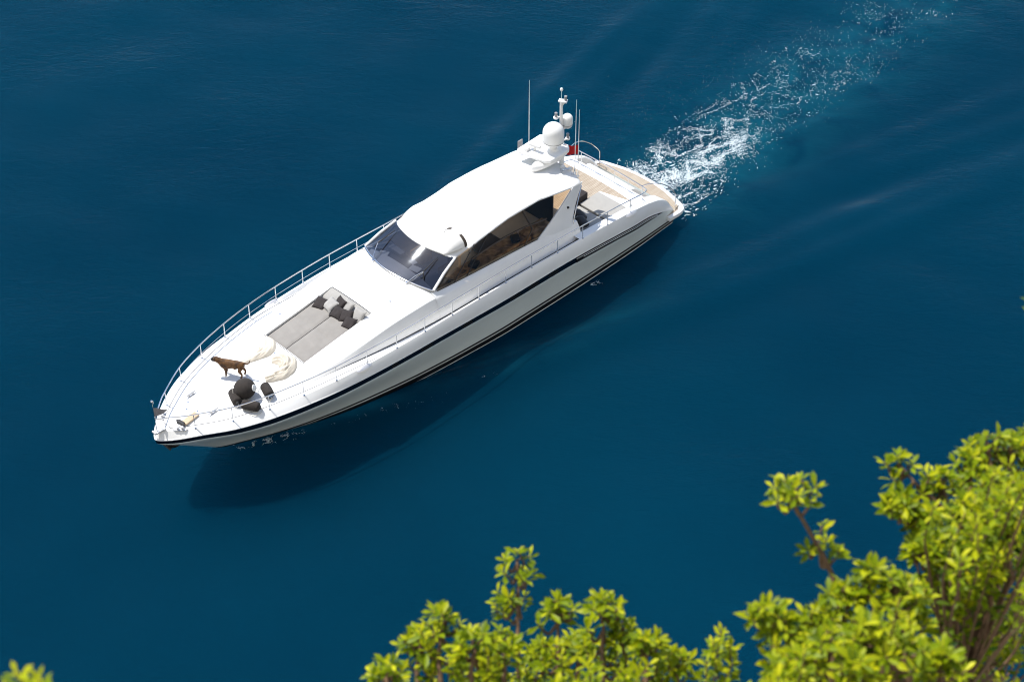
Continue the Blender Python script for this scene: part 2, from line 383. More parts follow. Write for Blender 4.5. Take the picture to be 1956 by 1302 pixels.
LS2 = [a.lerp(b, .75)+Vector((0, .03*min(1, a.y), .10*(a.z-b.z)))*(1-.8*min(1, max(0, (a.x-17)/4))) for a, b in zip(LR, LW)]
LW1 = wline(.018, 26.44, zW); LW2 = wline(.018, 26.44, lambda x: zW(x)-.03); LW3 = wline(.006, 26.43, lambda x: zW(x)-.034)
LB = wline(.002, 26.40, zB); LB1 = wline(.025, 26.39, lambda x: zB(x)-.005); LB2 = wline(.025, 26.38, lambda x: max(zB(x)-.03, zG(x)+.01)); LG = wline(.0, 26.3, zG)
LK = linepts(24.1, yK, zK)
LM1 = [a.lerp(b, .33)+Vector((0, -.10*max(0, min(1, (a.y-b.y)/.9)), 0)) for a, b in zip(LG, LK)]
LM2 = [a.lerp(b, .67)+Vector((0, -.10*max(0, min(1, (a.y-b.y)/.9)), 0)) for a, b in zip(LG, LK)]
LM1 = [Vector((p.x, max(0, p.y), p.z)) for p in LM1]; LM2 = [Vector((p.x, max(0, p.y), p.z)) for p in LM2]
LKb = linepts(24.0, lambda x: yK(x*24.1/24.0) , lambda x: zK(x)-.09)
LL = linepts(22.9, yL, lambda x: -.36+.0175*x)
LC = [a.lerp(b, .20) for a, b in zip(LKb, LL)]
LC2 = [a.lerp(b, .88) for a, b in zip(LKb, LL)]
LC3 = [a.lerp(b, .93)+Vector((0, .02*min(1, a.y), 0)) for a, b in zip(LKb, LL)]
LU = [Vector((p.x*.94+.11, p.y*.7, p.z-.8)) for p in LL]
cols = [LR, LS1, LS2, LW, LW1, LW2, LW3, LB, LB1, LB2, LG, LM1, LM2, LK, LKb, LC, LC2, LC3, LL, LU]
#        R-S1 S1-S2 S2-W W-W1 W1-W2 W2-W3 band  line line  g  hull hull hull K  hull black white black below
cm = [0, 0, 0, 0, 0, 0, 2, 1, 1, 1, 1, 1, 1, 3, 1, 3, 1, 3, 3]
mb = MB(); mb.grid([[c[i] for c in cols] for i in range(len(ts))], cm=cm)
tr = [c[0] for c in cols]
mb.poly(tr + [Vector((XA, 0, tr[-1].z)), Vector((XA, 0, .42))], 1)
mb.mirror(); hull = mb.build('hull', [M['gel'], M['hull'], M['navy'], M['black']], yacht, sharp=25)

# louvred vents in the aft part of the band, both sides
def bandpt(x, f, off): return Vector((x, yW(x)+off, (zW(x)-.05)*(1-f)+zG(x)*f))
for sg in (1, -1):
    mb = MB()
    xs = [8.35-i*.2 for i in range(27)]
    mb.grid([[bandpt(x, .03, .020), bandpt(x, .66, .020)] for x in xs], mi=1)
    for f in (.16, .36):
        mb.tube([bandpt(x, f, .022) for x in xs[int(f*6):]], .009, 6, mi=0)
    if sg < 0: mb.v = [(a, -b, c) for a, b, c in mb.v]
    mb.build('vent_louver', [M['gel'], M['black']], yacht)
# portholes in the navy band
for px_x in (18.95, 17.75, 16.35, 14.3, 11.75, 10.75, 9.65):
    for sg in (1, -1):
        mb = MB(); y = yW(px_x); z = (zW(px_x)+zB(px_x))/2-.02; s_ = (zW(px_x+.3)-zW(px_x-.3))/.6
        ring = [Vector((px_x+.30*math.cos(a), sg*(y-.01), z+.085*math.sin(a)+s_*.30*math.cos(a))) for a in [i*math.pi/12 for i in range(24)]]
        mb.poly([p+Vector((0, sg*.018, 0)) for p in ring], 0); mb.tube(ring+[ring[0]], .014, 6, 1)
        mb.build('porthole', [M['sideglass'] if False else M['black'], M['navy']], yacht)

# ------------------------------------------------------------------ decks
sink = pchip([7.6, 8.2, 9.5, 14, 17, 18.6, 20.3, 27], [.18, .2, .2, .2, .17, .1, 0, 0])
ytop = pchip([7.6, 9.7, 12, 14.7, 16, 17, 18.75, 20, 21, 21.8, 22.5], [2.06, 2.06, 2.06, 2.05, 2.02, 1.98, 1.92, 1.85, 1.76, 1.62, 1.40])
ztop = pchip([7.6, 9.7, 12, 14.7, 15.6, 17, 18.75, 20, 21, 21.8, 22.5], [2.66, 2.9, 3.1, 3.32, 3.38, 3.33, 3.16, 3.04, 2.955, 2.915, 2.905])
ybot = pchip([7.6, 10, 14.5, 18.4, 20, 21, 21.8, 22.5], [2.32, 2.34, 2.35, 2.14, 2.0, 1.85, 1.66, 1.42])
def deckz(x, y):
    yr = max(yR(x), .01); return zR(x)-sink(x)+.05*max(0, min(1, (x-19)/3))*(1-min(1, abs(y)/yr)**2)
xd = [7.6+i*.3 for i in range(49)] + [22.3+i*.15 for i in range(26)] + [26.08, 26.15]
rows = []
for x in xd:
    yr = yR(x); s_ = min(1, sink(x)/.05); e = .06*min(1, yr/.5)
    half = [(yr, zR(x)), (yr-e, zR(x)+.004), (yr-e-.07*s_-.002, deckz(x, yr))]
    inner = yr-e-.07*s_-.002
    for f in (.92, .8, .6, .3): half.append((inner*f, deckz(x, inner*f)))
    half += [(0, deckz(x, 0))]
    rows.append([(x, y, z) for y, z in half] + [(x, -y, z) for y, z in reversed(half[:-1])])
mb = MB(); mb.grid(rows); mb.build('foredeck', M['gelmatt'], yacht, sharp=50)
# deck seams
for sg in (1, -1):
    xs = [17.5+i*.25 for i in range(32)] + [25.4, 25.6, 25.8, 25.9]
    mb = MB(); mb.tube([(x, sg*max(.02, yR(x)-.17*min(1, yR(x)/.4)), deckz(x, yR(x)-.17)+.004) for x in xs], .010, 6)
    if sg > 0: mb.tube([(25.9, (yR(25.9)-.17*min(1, yR(25.9)/.4))*k/4, deckz(25.9, 0)+.004) for k in range(-4, 5)], .010, 6)
    mb.build('deck_seam', M['seam'], yacht)

# cabin trunk: long raised foredeck with the sunbed well, turning into the cockpit coaming
SX0, SX1, SY = 17.45, 20.65, 1.07
zc = pchip([15.0, 15.6, 17.45, 20.65, 21.6, 22.5], [3.70, 3.66, 3.47, 3.10, 2.99, 2.935])
def trunkz(x, y):
    yt = ytop(x); f = min(1, abs(y)/yt); return zc(x)*(1-f**2.5)+ztop(x)*f**2.5
xt = sorted(set([round(15.0+i*.25, 3) for i in range(31)] + [SX0, SX1, 15.6]))
yf = [0, .3, .6, SY]
rows = []
for x in xt:
    yt = ytop(x); hh = ztop(x)-deckz(x, ybot(x))
    half = [(y*min(1, 1), trunkz(x, y)) for y in yf if y < yt-.12] 
    while len(half) < 4: half.append(half[-1])
    half += [(SY+(yt-SY)*.5, trunkz(x, SY+(yt-SY)*.5)), (SY+(yt-SY)*.86, trunkz(x, SY+(yt-SY)*.86)), (yt, ztop(x)-.015*min(1, hh*4)), (yt+.035*min(1, hh*3), ztop(x)-.07*min(1, hh*2)),
             (ybot(x), max(deckz(x, ybot(x))-.02, 0))]
    rows.append([(x, -y, z) for y, z in reversed(half[1:])] + [(x, y, z) for y, z in half])
nc = len(rows[0]); cc = nc//2
i0, i1 = xt.index(SX0), xt.index(SX1)
mb = MB(); mb.grid(rows, skip=lambda i, j: i0 <= i < i1 and cc-3 <= j < cc+3)
trunk = mb.build('cabin_trunk', M['gel'], yacht, sharp=22)
mb = MB()                                                  # sunbed well
well = lambda x, y: trunkz(x, y)-.26
xs = [x for x in xt if SX0 <= x <= SX1]
for y in (SY, -SY): mb.grid([[(x, y, trunkz(x, y)), (x, y, well(x, y))] for x in xs])
for x in (SX0, SX1): mb.grid([[(x, y, trunkz(x, y)), (x, y, well(x, y))] for y in (-SY, -.6, -.3, 0, .3, .6, SY)])
mb.grid([[(x, y, well(x, y)) for y in (-SY, -.6, -.3, 0, .3, .6, SY)] for x in xs])
mb.build('sunbed_well', M['gel'], yacht, sharp=30)
# rim of the well and a step at its forward end
mb = MB(); mb.tube([(SX1+.03, -SY-.02, trunkz(SX1, SY)+.005), (SX1+.03, 0, trunkz(SX1, 0)+.005), (SX1+.03, SY+.02, trunkz(SX1, SY)+.005)], .012, 6)
mb.build('well_rim', M['seam'], yacht)

# cockpit coaming beside the side windows
ywb = pchip([7.6, 9.7, 14.85, 15.3], [1.98, 1.96, 1.87, 1.84]); zwb = pchip([7.6, 9.7, 14.85, 15.3], [2.76, 3.02, 3.45, 3.50])
mb = MB(); rows = []
for i in range(40):
    x = 7.6+i*(15.2-7.6)/39
    rows.append([(x, ywb(x)-.14, 2.15), (x, ywb(x)-.10, zwb(x)-.02), (x, ywb(x)-.02, zwb(x)), (x, ywb(x)+.05, zwb(x)-.02), (x, ytop(x), ztop(x)), (x, ytop(x)+.06, ztop(x)-.07), (x, ybot(x), deckz(x, ybot(x))-.02)])
mb.grid(rows); mb.poly(rows[0]); mb.mirror(); mb.build('coaming', M['gel'], yacht, sharp=28)
for sg in (1, -1):
    mb = MB(); xs = [7.75+i*.4 for i in range(34)]
    mb.tube([(x, sg*(ybot(x)+.004), deckz(x, ybot(x))+.012) for x in xs], [.024*max(.15, min(1, (21.2-x)/5)) for x in xs], 6); mb.build('shadow_gap_strip', M['rubber'], yacht)  # black strip standing in for the shadow gap where trunk meets deck
# aft deck
AZ_ = 1.70
mb = MB(); rows = []
for i in range(24):
    x = 3.55+i*(8.0-3.55)/23; yr = yR(x); zr = max(zR(x), AZ_-.02)
    k = min(1, max(0, (x-3.9)/.9)); wd = .34
    rows.append([(x, yr, zR(x)), (x, yr-.08, zR(x)+.015), (x, yr-wd, zR(x)*k+AZ_*(1-k)+.01), (x, yr-wd-.06, AZ_), (x, 1.2, AZ_), (x, 0, AZ_)])
mb.grid(rows)
# transom slope with rounded shoulder
prof = [(3.55, 1.70), (3.42, 1.69), (3.28, 1.63), (3.0, 1.38), (2.6, .98), (2.2, .58), (1.95, .36), (1.9, .2)]
mb.grid([[(x, 0, z), (x, 1.25, z)] for x, z in prof])
mb.poly([(x, 1.25, z) for x, z in prof]+[(3.55, 1.25, .2)])
# stairs beside it
st_ = [(3.55, 1.70), (3.55, 1.34), (3.15, 1.34), (3.15, .98), (2.75, .98), (2.75, .62), (2.35, .62), (2.35, .2)]
mb.grid([[(x, 1.25, z), (x, 2.05, z)] for x, z in st_])
# quarter inside the stairs
q = [(3.55, 1.70), (3.2, 1.60), (2.9, 1.48), (2.6, 1.22), (2.3, .9), (2.1, .62), (1.95, .42)]
mb.grid([[(x, 1.9, .2), (x, 1.88, z-.06), (x, 1.95, z-.01), (x, yR(x)-.06, zR(x)+.01), (x, yR(x), zR(x))] for x, z in q])
mb.mirror(); mb.build('aft_deck', M['gel'], yacht, sharp=40)
mb = MB()
mb.prism([(4.08, -1.95), (4.28, -2.1), (8.4, -2.1), (8.4, 2.1), (4.55, 2.12), (4.3, 2.05), (4.1, 1.7), (4.02, .8), (4.0, 0), (4.02, -.9)], AZ_+.002, AZ_+.012)
for sg in (1, -1):
    for x0, z in ((3.17, 1.34), (2.77, .98), (2.37, .62)):
        a, b = (1.3, 2.0) if sg > 0 else (-2.0, -1.3); mb.prism([(x0, a), (x0+.36, a), (x0+.36, b), (x0, b)], z+.002, z+.012)
mb.build('teak_deck', M['teak'], yacht, smooth=False)
# swim platform
half = [(2.4, 2.46), (1.85, 2.5), (1.6, 2.48), (1.42, 2.38), (1.30, 2.2), (1.18, 1.8), (1.04, 1.3), (.95, .7), (.92, 0)]
outl = half + [(x, -y) for x, y in reversed(half[:-1])]
mb = MB(); mb.prism(outl, .10, .28); plat = mb.build('swim_platform', M['gel'], yacht, bevel=.03)
ins = [(2.4, 2.3), (1.9, 2.33), (1.68, 2.3), (1.55, 2.2), (1.45, 2.0), (1.32, 1.6), (1.2, 1.15), (1.12, .6), (1.1, 0)]
mb = MB(); mb.prism(ins + [(x, -y) for x, y in reversed(ins[:-1])], .282, .292); mb.build('teak_deck', M['teak'], plat, smooth=False)
for sg in (1, -1):
    mb = MB(); mb.box((1.65, sg*2.2, .30), (.35, .03, .012), rz=sg*.3); mb.build('drain_slot', M['galv'], plat)

# ------------------------------------------------------------------ windscreen, cabin, roof
def wsb(y): f = (y/1.84)**2; return Vector((15.58-.47*f, y, 3.69-.13*f))
def wst(y): f = (y/1.56)**2; return Vector((14.17-.41*f, y, 4.28-.11*f))
mb = MB(); rows = []
for i in range(25):
    k = -1+2*i/24; a, b = wsb(1.84*k), wst(1.56*k)
    rows.append([a.lerp(b, t)+Vector((.05, 0, .07))*math.sin(math.pi*t)*.15 for t in (0, .17, .33, .5, .67, .83, 1)])
mb.grid(rows); ws = mb.build('windscreen', M['wsglass'], yacht)
mb = MB(); mb.tube([wsb(1.86*k/12) + Vector((.02, 0, 0)) for k in range(-12, 13)], .035, 8); mb.build('frame', M['steel'], ws)
for sg in (1, -1):
    mb = MB(); a, b = wsb(sg*1.86), wst(sg*1.60)
    mb.tube([a, a.lerp(b, .5)+Vector((.03, 0, .045)), b], [.055, .055, .05], 8); mb.build('pillar', M['gel'], ws)
    mb = MB(); mb.tube([a+Vector((-.08, sg*.02, 0)), a.lerp(b, .5)+Vector((-.05, sg*.03, .045)), b+Vector((-.07, sg*.03, 0))], .022, 6); mb.build('seal', M['rubber'], ws)
    # wiper: twin arms and blade
    mb = MB(); p0 = Vector((15.56, sg*.92, 3.66)); p1 = Vector((14.97, sg*1.22, 3.97))
    n_ = Vector((.35, 0, .6)).normalized()
    p1 += n_*.06
    mb.tube([p0, p0.lerp(p1, .5)+n_*.05, p1], .013, 6, 0); mb.tube([p0+Vector((-.02, sg*.07, .0)), p1+Vector((0, sg*.03, 0))], .010, 6, 0)
    q0 = wsb(sg*1.36).lerp(wst(sg*1.30), .18)+n_*.07; q1 = wsb(sg*1.2).lerp(wst(sg*1.15), .85)+n_*.07
    mb.tube([q0, q0.lerp(p1, .5), p1, q1.lerp(p1, .5), q1], [.012, .022, .026, .022, .012], 6, 1)
    mb.lathe([(0, .06), (.04, .05), (.045, 0)], p0-Vector((0, 0, .02)), seg=12, mi=0)
    mb.build('wiper', [M['steel'], M['rubber']], ws)

# cabin interior, seen through the tinted glass
mb = MB(); mb.prism([(8.2, -1.8), (15.2, -1.7), (15.2, 1.7), (8.2, 1.8)], 2.05, 2.12); mb.build('cabin_floor', M['floor'], yacht)
mb = MB(); mb.box((7.95, -.25, 2.85), (.06, 2.6, 2.2)); mb.build('cabin_shade_sheet', M['floor'], yacht)  # added dark sheet standing in for the shade under the roof's aft end
mb = MB(); rows = []
for i in range(13):
    y = -1.7+3.4*i/12; f = (y/1.84)**2
    rows.append([(15.5-.45*f, y, 3.60-.12*f), (15.0-.3*f, y, 3.56-.1*f), (14.4-.3*f, y, 3.50-.1*f), (14.2-.3*f, y, 3.30), (14.2-.3*f, y, 2.2)])
mb.grid(rows); dash = mb.build('dashboard', M['dash'], yacht, sharp=60)
mb = MB(); mb.box((14.75, .50, 3.60), (.30, .42, .02), .2); mb.build('chart', M['gel'], dash); mb = MB(); mb.box((14.5, .12, 3.58), (.22, .30, .02), -.2); mb.build('chart', M['gel'], dash); mb = MB(); mb.box((14.95, -1.0, 3.60), (.28, .36, .03), .4); mb.build('chart', M['gel'], dash)
mb = MB(); mb.box((14.5, -.75, 3.62), (.25, .7, .16)); mb.build('instrument_hood', M['plastic'], dash, bevel=.02)
mb = MB(); mb.lathe([(0, .10), (.07, .08), (.09, 0)], (15.15, -.1, 3.57), seg=16); mb.build('compass', M['plastic'], dash)
def seat(x, y, w_, d_, z, back, m_):
    mb = MB(); mb.box((x, y, z-.2), (d_, w_, .4)); mb.box(back[0], back[1]); return mb.build('cabin_seat', M[m_], yacht, bevel=.06)
seat(11.4, 1.36, .85, 3.0, 2.92, ((11.4, 1.72, 2.98), (3.0, .14, .30)), 'mottled')
seat(9.1, 1.36, .85, 1.3, 2.82, ((9.1, 1.74, 2.86), (1.3, .14, .3)), 'mottled')
seat(13.75, 1.40, .75, 1.3, 3.08, ((13.75, 1.66, 3.1), (1.3, .12, .3)), 'mottled')
seat(13.3, .75, .62, .6, 2.95, ((13.0, .75, 3.25), (.16, .62, .7)), 'beige')
seat(13.3, -.75, .62, .6, 2.95, ((13.0, -.75, 3.25), (.16, .62, .7)), 'beige')
seat(10.6, -1.35, .8, 3.2, 2.75, ((10.6, -1.7, 3.0), (3.2, .16, .5)), 'beige')
mb = MB(); mb.box((11.0, .25, 2.62), (1.2, .8, .06)); mb.box((11.0, .25, 2.35), (.2, .2, .5)); mb.build('cabin_table', M['brown'], yacht, bevel=.02)
for (x, y, z, rz) in ((12.5, 1.3, 3.0, .4), (10.3, 1.3, 2.99, 1.0)):
    mb = MB(); mb.box((x, y, z), (.42, .34, .14), rz); mb.build('seat_cushion', M['darkpil'] if z > 2.89 else M['panel'], yacht, bevel=.05)

# soft top
ex = [14.2, 13.75, 13.3, 12.4, 11.7, 10.9, 10.1, 9.35, 8.4, 7.55, 6.95, 6.8]
ye_ = [1.56, 1.60, 1.66, 1.68, 1.67, 1.66, 1.66, 1.66, 1.65, 1.62, 1.54, 1.50]
ze_ = [4.13, 4.14, 4.18, 4.36, 4.46, 4.52, 4.52, 4.45, 4.28, 4.08, 3.98, 3.96]
yE = pchip(ex[::-1], ye_[::-1]); zE = lambda x: float(np.interp(x, [6.8, 7.49, 9.38, 11.04, 12.71, 13.76, 14.2], [4.03, 4.14, 4.57, 4.60, 4.43, 4.20, 4.15]))
zC = lambda x: float(np.interp(x, [6.8, 7.5, 9.4, 11.0, 12.7, 13.5, 14.2], [4.19, 4.30, 4.69, 4.75, 4.59, 4.44, 4.30]))
zS = lambda x: float(np.interp(x, [6.8, 7.06, 7.5, 8.3, 9.1, 10.0, 10.9, 11.5, 12.25, 12.95, 13.47, 13.8, 14.2], [4.11, 4.12, 4.15, 4.21, 4.29, 4.36, 4.38, 4.30, 4.24, 4.30, 4.24, 4.16, 4.12]))
def roofz(x, y):                    # the starboard side of the canvas sags a little lower than the port side
    f = min(1, abs(y)/yE(x)); e = zE(x)-.03 if y > 0 else zS(x)
    c = zC(x) + (0 if y > 0 else (zS(x)+.16-zC(x))*min(1, f*1.15)**1.5)
    return e+(c-e)*(1-f**(5.5 if y > 0 else 4.5))
def warp(x, y):          # the front edge follows the windscreen, the aft corners are rounded
    f = abs(y)/1.56; fr = max(0, (x-12.4)/1.8); af = max(0, (8.0-x)/1.2)
    return x-.41*f*f*min(1, fr)+.16*f**6*min(1, af)**2
fr_ = [0, .15, .3, .45, .6, .72, .80, .86, .91, .95, .98, 1.0]
rows = []
xs = [14.2-i*.14 for i in range(53)] + [6.8]
for x in xs:
    ye = yE(x); half = []
    for f in fr_:
        y = f*ye; z = roofz(x, y)
        w_ = mnoise.noise(Vector((x*1.3, y*2.2, 5)))*.012 + (.028*max(0, f-.55)*mnoise.noise(Vector((x*2.6+y*3, y*5, 1))) if f < .98 else 0)
        seamd = .018*math.exp(-((x-9.35)/.07)**2)+.018*math.exp(-((x-11.7)/.07)**2)
        half.append((y, z+w_+seamd*(f > .5)))
    half += [(ye+.010, zE(x)-.045), (ye+.004, zE(x)-.085), (ye-.03, zE(x)-.09)]
    hs_ = [(y, roofz(x, -y)+.010*mnoise.noise(Vector((x*1.3, -y*2.2, 5)))) for y in [f*ye for f in fr_]] + [(ye+.010, zS(x)-.02), (ye+.004, zS(x)-.07), (ye-.03, zS(x)-.075)]
    r_ = [(warp(x, y), -y, z) for y, z in reversed(hs_[1:])] + [(warp(x, y), y, z) for y, z in half]
    rows.append(r_)
mb = MB(); mb.grid(rows)
aft = rows[-1]; mb.grid([aft, [(x-.05, y, z-.08) for x, y, z in aft], [(x-.02, y, z-.30) for x, y, z in aft]])
mb.grid([rows[0], [(x+.02, y, z-.05) for x, y, z in rows[0]]])
top = mb.build('soft_top', M['canvas'], yacht, sharp=60)
sm = top.modifiers.new('thickness', 'SOLIDIFY'); sm.thickness = .02; sm.offset = -1
# vent scoops in the canvas (open aft)
for sg in (1, -1):
    mb = MB(); rows = []; K_ = 1.6 if sg > 0 else .5
    for i in range(9):
        t = i/8; x = 14.0-.85*t; h_ = K_*.27*math.sin(t*math.pi/2)**.8; wdt = K_*(.10+.26*t**.7)
        rows.append([(x-.10*(1-math.cos(a))*0, sg*1.07-wdt*math.cos(a), roofz(min(x+.2, 14.1), sg*1.07)-.02+h_*math.sin(a)) for a in [k*math.pi/12 for k in range(13)]])
    mb.grid(rows, 0); lip = [Vector(p) for p in rows[-1]]
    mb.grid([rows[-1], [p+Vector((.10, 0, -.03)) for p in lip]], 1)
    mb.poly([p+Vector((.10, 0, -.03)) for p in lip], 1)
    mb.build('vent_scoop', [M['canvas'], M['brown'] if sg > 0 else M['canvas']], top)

# side windows and mullions
for sg in (1, -1):
    mb = MB(); rows = []
    for i in range(31):
        s_ = i/30; xb = 14.95-s_*(14.95-9.75); xt_ = 13.62-s_*(13.62-7.5)
        a = Vector((xb, ywb(xb), zwb(xb)+.005)); b = Vector((xt_, yE(xt_)-.02, (zE(xt_) if sg > 0 else zS(xt_))-.06))
        rows.append([a, a.lerp(b, .33)+Vector((0, .02, 0)), a.lerp(b, .67)+Vector((0, .02, 0)), b])
    mb.grid(rows)
    if sg < 0: mb.v = [(x, -y, z) for x, y, z in mb.v]
    win = mb.build('side_window', M['sideglass'], yacht)
    def wp(s_, t):
        xb = 14.95-s_*(14.95-9.75); xt_ = 13.62-s_*(13.62-7.5)
        p = Vector((xb, ywb(xb), zwb(xb))).lerp(Vector((xt_, yE(xt_)-.02, (zE(xt_) if sg > 0 else zS(xt_))-.06)), t); p.y = sg*(p.y+.02); return p
    for s0, s1, t1 in ((.16, .13, 1), (.28, .25, 1)):
        mb = MB(); mb.tube([wp(s0, 0), wp(s1, t1)], .022, 6); mb.build('mullion', M['rubber'], win)
    mb = MB(); mb.tube([wp(.55, .98), wp(.82, .36), wp(.86, .0)], .03, 6); mb.build('strut', M['brown'], win)
    mb = MB(); mb.tube([wp(i/14, .52-.14*abs(i/14-.5)) for i in range(3, 14)], .035, 6); mb.build('tension_bar', M['brown'], win)
    mb = MB(); mb.tube([wp(i/20, .0) + Vector((0, sg*.01, .01)) for i in range(21)], .014, 6); mb.build('sill', M['rubber'], win)
    # arch leg behind the window
    mb = MB(); qd = [(9.80, 1.985, 2.98), (7.92, 2.06, 2.70), (6.83, 1.55, 4.00), (7.50, 1.655, 4.10)]
    n_ = (Vector(qd[1])-Vector(qd[0])).cross(Vector(qd[3])-Vector(qd[0])).normalized(); n_ = n_ if n_.y > 0 else -n_
    rows = []
    for i in range(9):
        t = i/8; a = Vector(qd[0]).lerp(Vector(qd[3]), t); b = Vector(qd[1]).lerp(Vector(qd[2]), t); b += Vector((.10*math.sin(math.pi*t), .0, 0))
        a += Vector((-.12*math.sin(math.pi*t), 0, 0))
        rows.append([a-n_*.05, a+n_*.005, a.lerp(b, .1)+n_*.02, a.lerp(b, .5)+n_*.03, a.lerp(b, .9)+n_*.02, b+n_*.0, b-n_*.05])
    mb.grid(rows, loop=True)
    if sg < 0: mb.v = [(x, -y, z) for x, y, z in mb.v]
    arch = mb.build('arch_leg', M['gel'], yacht, sharp=50)
    mb = MB(); c_ = (Vector(qd[0])+Vector(qd[1])+Vector(qd[2])*1.3+Vector(qd[3])*.9)/4.2+n_*.03; nn_ = Vector(n_)
    c_ = Vector((c_.x, sg*c_.y, c_.z)); nn_.y *= sg
    mb.lathe([(0, .05), (.04, .05), (.055, 0)], c_, nn_, 14); mb.build('deck_lamp', M['rubber'], arch)
    mb = MB(); mb.tube([(7.90, sg*2.09, 2.8), (7.48, sg*1.88, 3.35), (6.97, sg*1.63, 3.92)], .018, 6); mb.build('grab_rail', M['steel'], arch)

# ------------------------------------------------------------------ railing
SX = [25.28, 24.16, 22.91, 21.62, 20.31, 18.97, 17.62, 16.27, 14.9, 13.52, 12.12, 10.71, 9.28, 7.85, 6.41, 4.99]
RH = .62
railpts = []
for x in [26.22, 26.1, 25.9, 25.6]+SX: railpts.append(Vector((x, max(0.0, yR(min(x, 26.19))-.02) , zR(x)+RH)))
railpts[0] = Vector((26.28, .03, 3.46)); railpts[1] = Vector((26.2, .12, 3.47))
railpts += [Vector((4.2, 2.38, 2.42)), Vector((3.86, 2.3, 2.37)), Vector((3.74, 2.15, 2.35))]
half = railpts; full = half + [Vector((3.70, 1.4, 2.36)), Vector((3.68, 0, 2.37)), Vector((3.70, -1.4, 2.36))] + [Vector((p.x, -p.y, p.z)) for p in reversed(half)]
mb = MB(); mb.tube(catmull(full, 5), .021, 8); rail = mb.build('railing', M['steel'], yacht)
for x in SX:
    for sg in (1, -1):
        mb = MB(); y = yR(x)-.02; mb.tube([(x, sg*y, zR(x)-.01), (x, sg*y, zR(x)+RH)], .017, 8); mb.lathe([(.045, 0), (.04, .018), (.017, .03)], (x, sg*y, zR(x)-.003), seg=12)
        mb.build('stanchion', M['steel'], rail)
for y in (-2.0, -1.37, -.6, .48, 1.22, 1.99):
    mb = MB(); mb.tube([(3.70, y, 1.68), (3.70, y, 2.36)], .016, 8); mb.build('stanchion', M['steel'], rail)
mb = MB(); mb.tube([Vector((x, -(yR(x)-.02), zR(x)+.22)) for x in [25.28+(13.5-25.28)*i/60 for i in range(61)]], .008, 6); mb.build('mid_wire', M['steel'], rail)
for sg in (1, -1):
    pts = [(3.72, sg*1.95, 2.34), (3.3, sg*2.05, 2.30), (2.8, sg*2.10, 2.08), (2.3, sg*2.12, 1.70), (1.95, sg*2.13, 1.34), (1.76, sg*2.13, 1.08), (1.70, sg*2.13, .92), (1.70, sg*2.13, .29)]
    mb = MB(); mb.tube(catmull(pts, 5), .021, 8); mb.build('handrail_hoop', M['steel'], yacht)

# ------------------------------------------------------------------ mast, domes, aerials
mb = MB()
mb.prism([(7.9, -.95), (8.0, -.85), (7.75, .42), (7.6, .55), (6.55, .55), (6.4, .42), (6.45, -.85), (6.6, -1.0)], 4.72, 4.86)
plate = mb.build('mast_base', M['gel'], yacht, bevel=.05)
mb = MB(); rows = []
for i in range(13):
    t = i/12; x = 8.2-t*2.0; r_ = .32*math.sin(math.pi*min(1, max(.02, t*.96+.02)))**.5
    rows.append([(x, .15+r_*math.cos(a), 4.56+.16*math.sin(a)) for a in [k*2*math.pi/16 for k in range(16)]])
rows = [[Vector((8.25, .15, 4.56))]*16] + rows + [[Vector((6.15, .15, 4.56))]*16]
mb.grid(rows, loop=True); mb.build('fairing', M['gel'], plate)
mb = MB(); mb.tube([(7.25, -.9, 4.25), (7.25, -.9, 4.75)], .10, 10); mb.build('leg', M['gel'], plate); mb = MB(); mb.tube([(6.75, .35, 4.2), (6.75, .35, 4.75)], .10, 10); mb.build('leg', M['gel'], plate); mb = MB(); mb.tube([(7.4, .2, 4.35), (7.4, .2, 4.75)], .10, 10); mb.build('leg', M['gel'], plate)
def dome(x, y, z, r_, hc, name='radome'):
    mb = MB(); p = [(0, 0), (r_*.82, 0), (r_*.95, .05), (r_, .10), (r_*1.0, hc)] + [(r_*math.cos(a), hc+r_*math.sin(a)) for a in [k*math.pi/2/10 for k in range(1, 10)]] + [(0.001, hc+r_)]
    mb.lathe(p, (x, y, z), seg=32); o = mb.build(name, M['dome'], yacht, sharp=50)
    mb = MB(); mb.lathe([(r_*1.012, hc*.22), (r_*1.012, hc*.22+.018)], (x, y, z), seg=32); mb.build('joint_band', M['seam'], o); return o
mb = MB(); mb.lathe([(.22, 0), (.17, .05), (.15, .35), (.2, .36)], (6.98, .1, 4.86), seg=20); mb.build('dome_pedestal', M['gel'], plate)
dome(6.98, .1, 5.20, .42, .46)
mb = MB(); mb.tube([(6.42, 0, 4.8), (6.44, 0, 5.6), (6.46, 0, 6.78)], [.085, .075, .06], 12)
mb.tube([(6.46, 0, 6.75), (6.46, 0, 7.28)], .012, 6)
mb.lathe([(.001, 0), (.05, .02), (.065, .07), (.05, .13), (.001, .16)], (6.46, 0, 7.26), seg=14)
mb.box((6.40, .03, 6.80), (.20, .34, .05), .5); mb.tube([(6.46, 0, 6.55), (6.33, .1, 6.78)], .025, 8)
mb.tube([(6.46, 0, 6.1), (6.62, -.12, 6.06)], .03, 8); mb.lathe([(.10, 0), (.11, .03), (.10, .06), (0, .06)], (6.62, -.12, 6.04), seg=14)
mb.tube([(6.45, 0, 5.45), (6.2, .08, 5.55)], .045, 8); mb.lathe([(.001, 0), (.16, .01), (.2, .06), (.05, .06)], (6.18, .08, 5.53), seg=16)
mb.tube([(6.43, 0, 4.95), (6.2, .12, 4.98)], .035, 8); mb.lathe([(.09, 0), (.1, .03), (.09, .07), (0, .07)], (6.18, .12, 4.96), seg=14)
mast = mb.build('radar_mast', M['gel'], yacht, sharp=50)
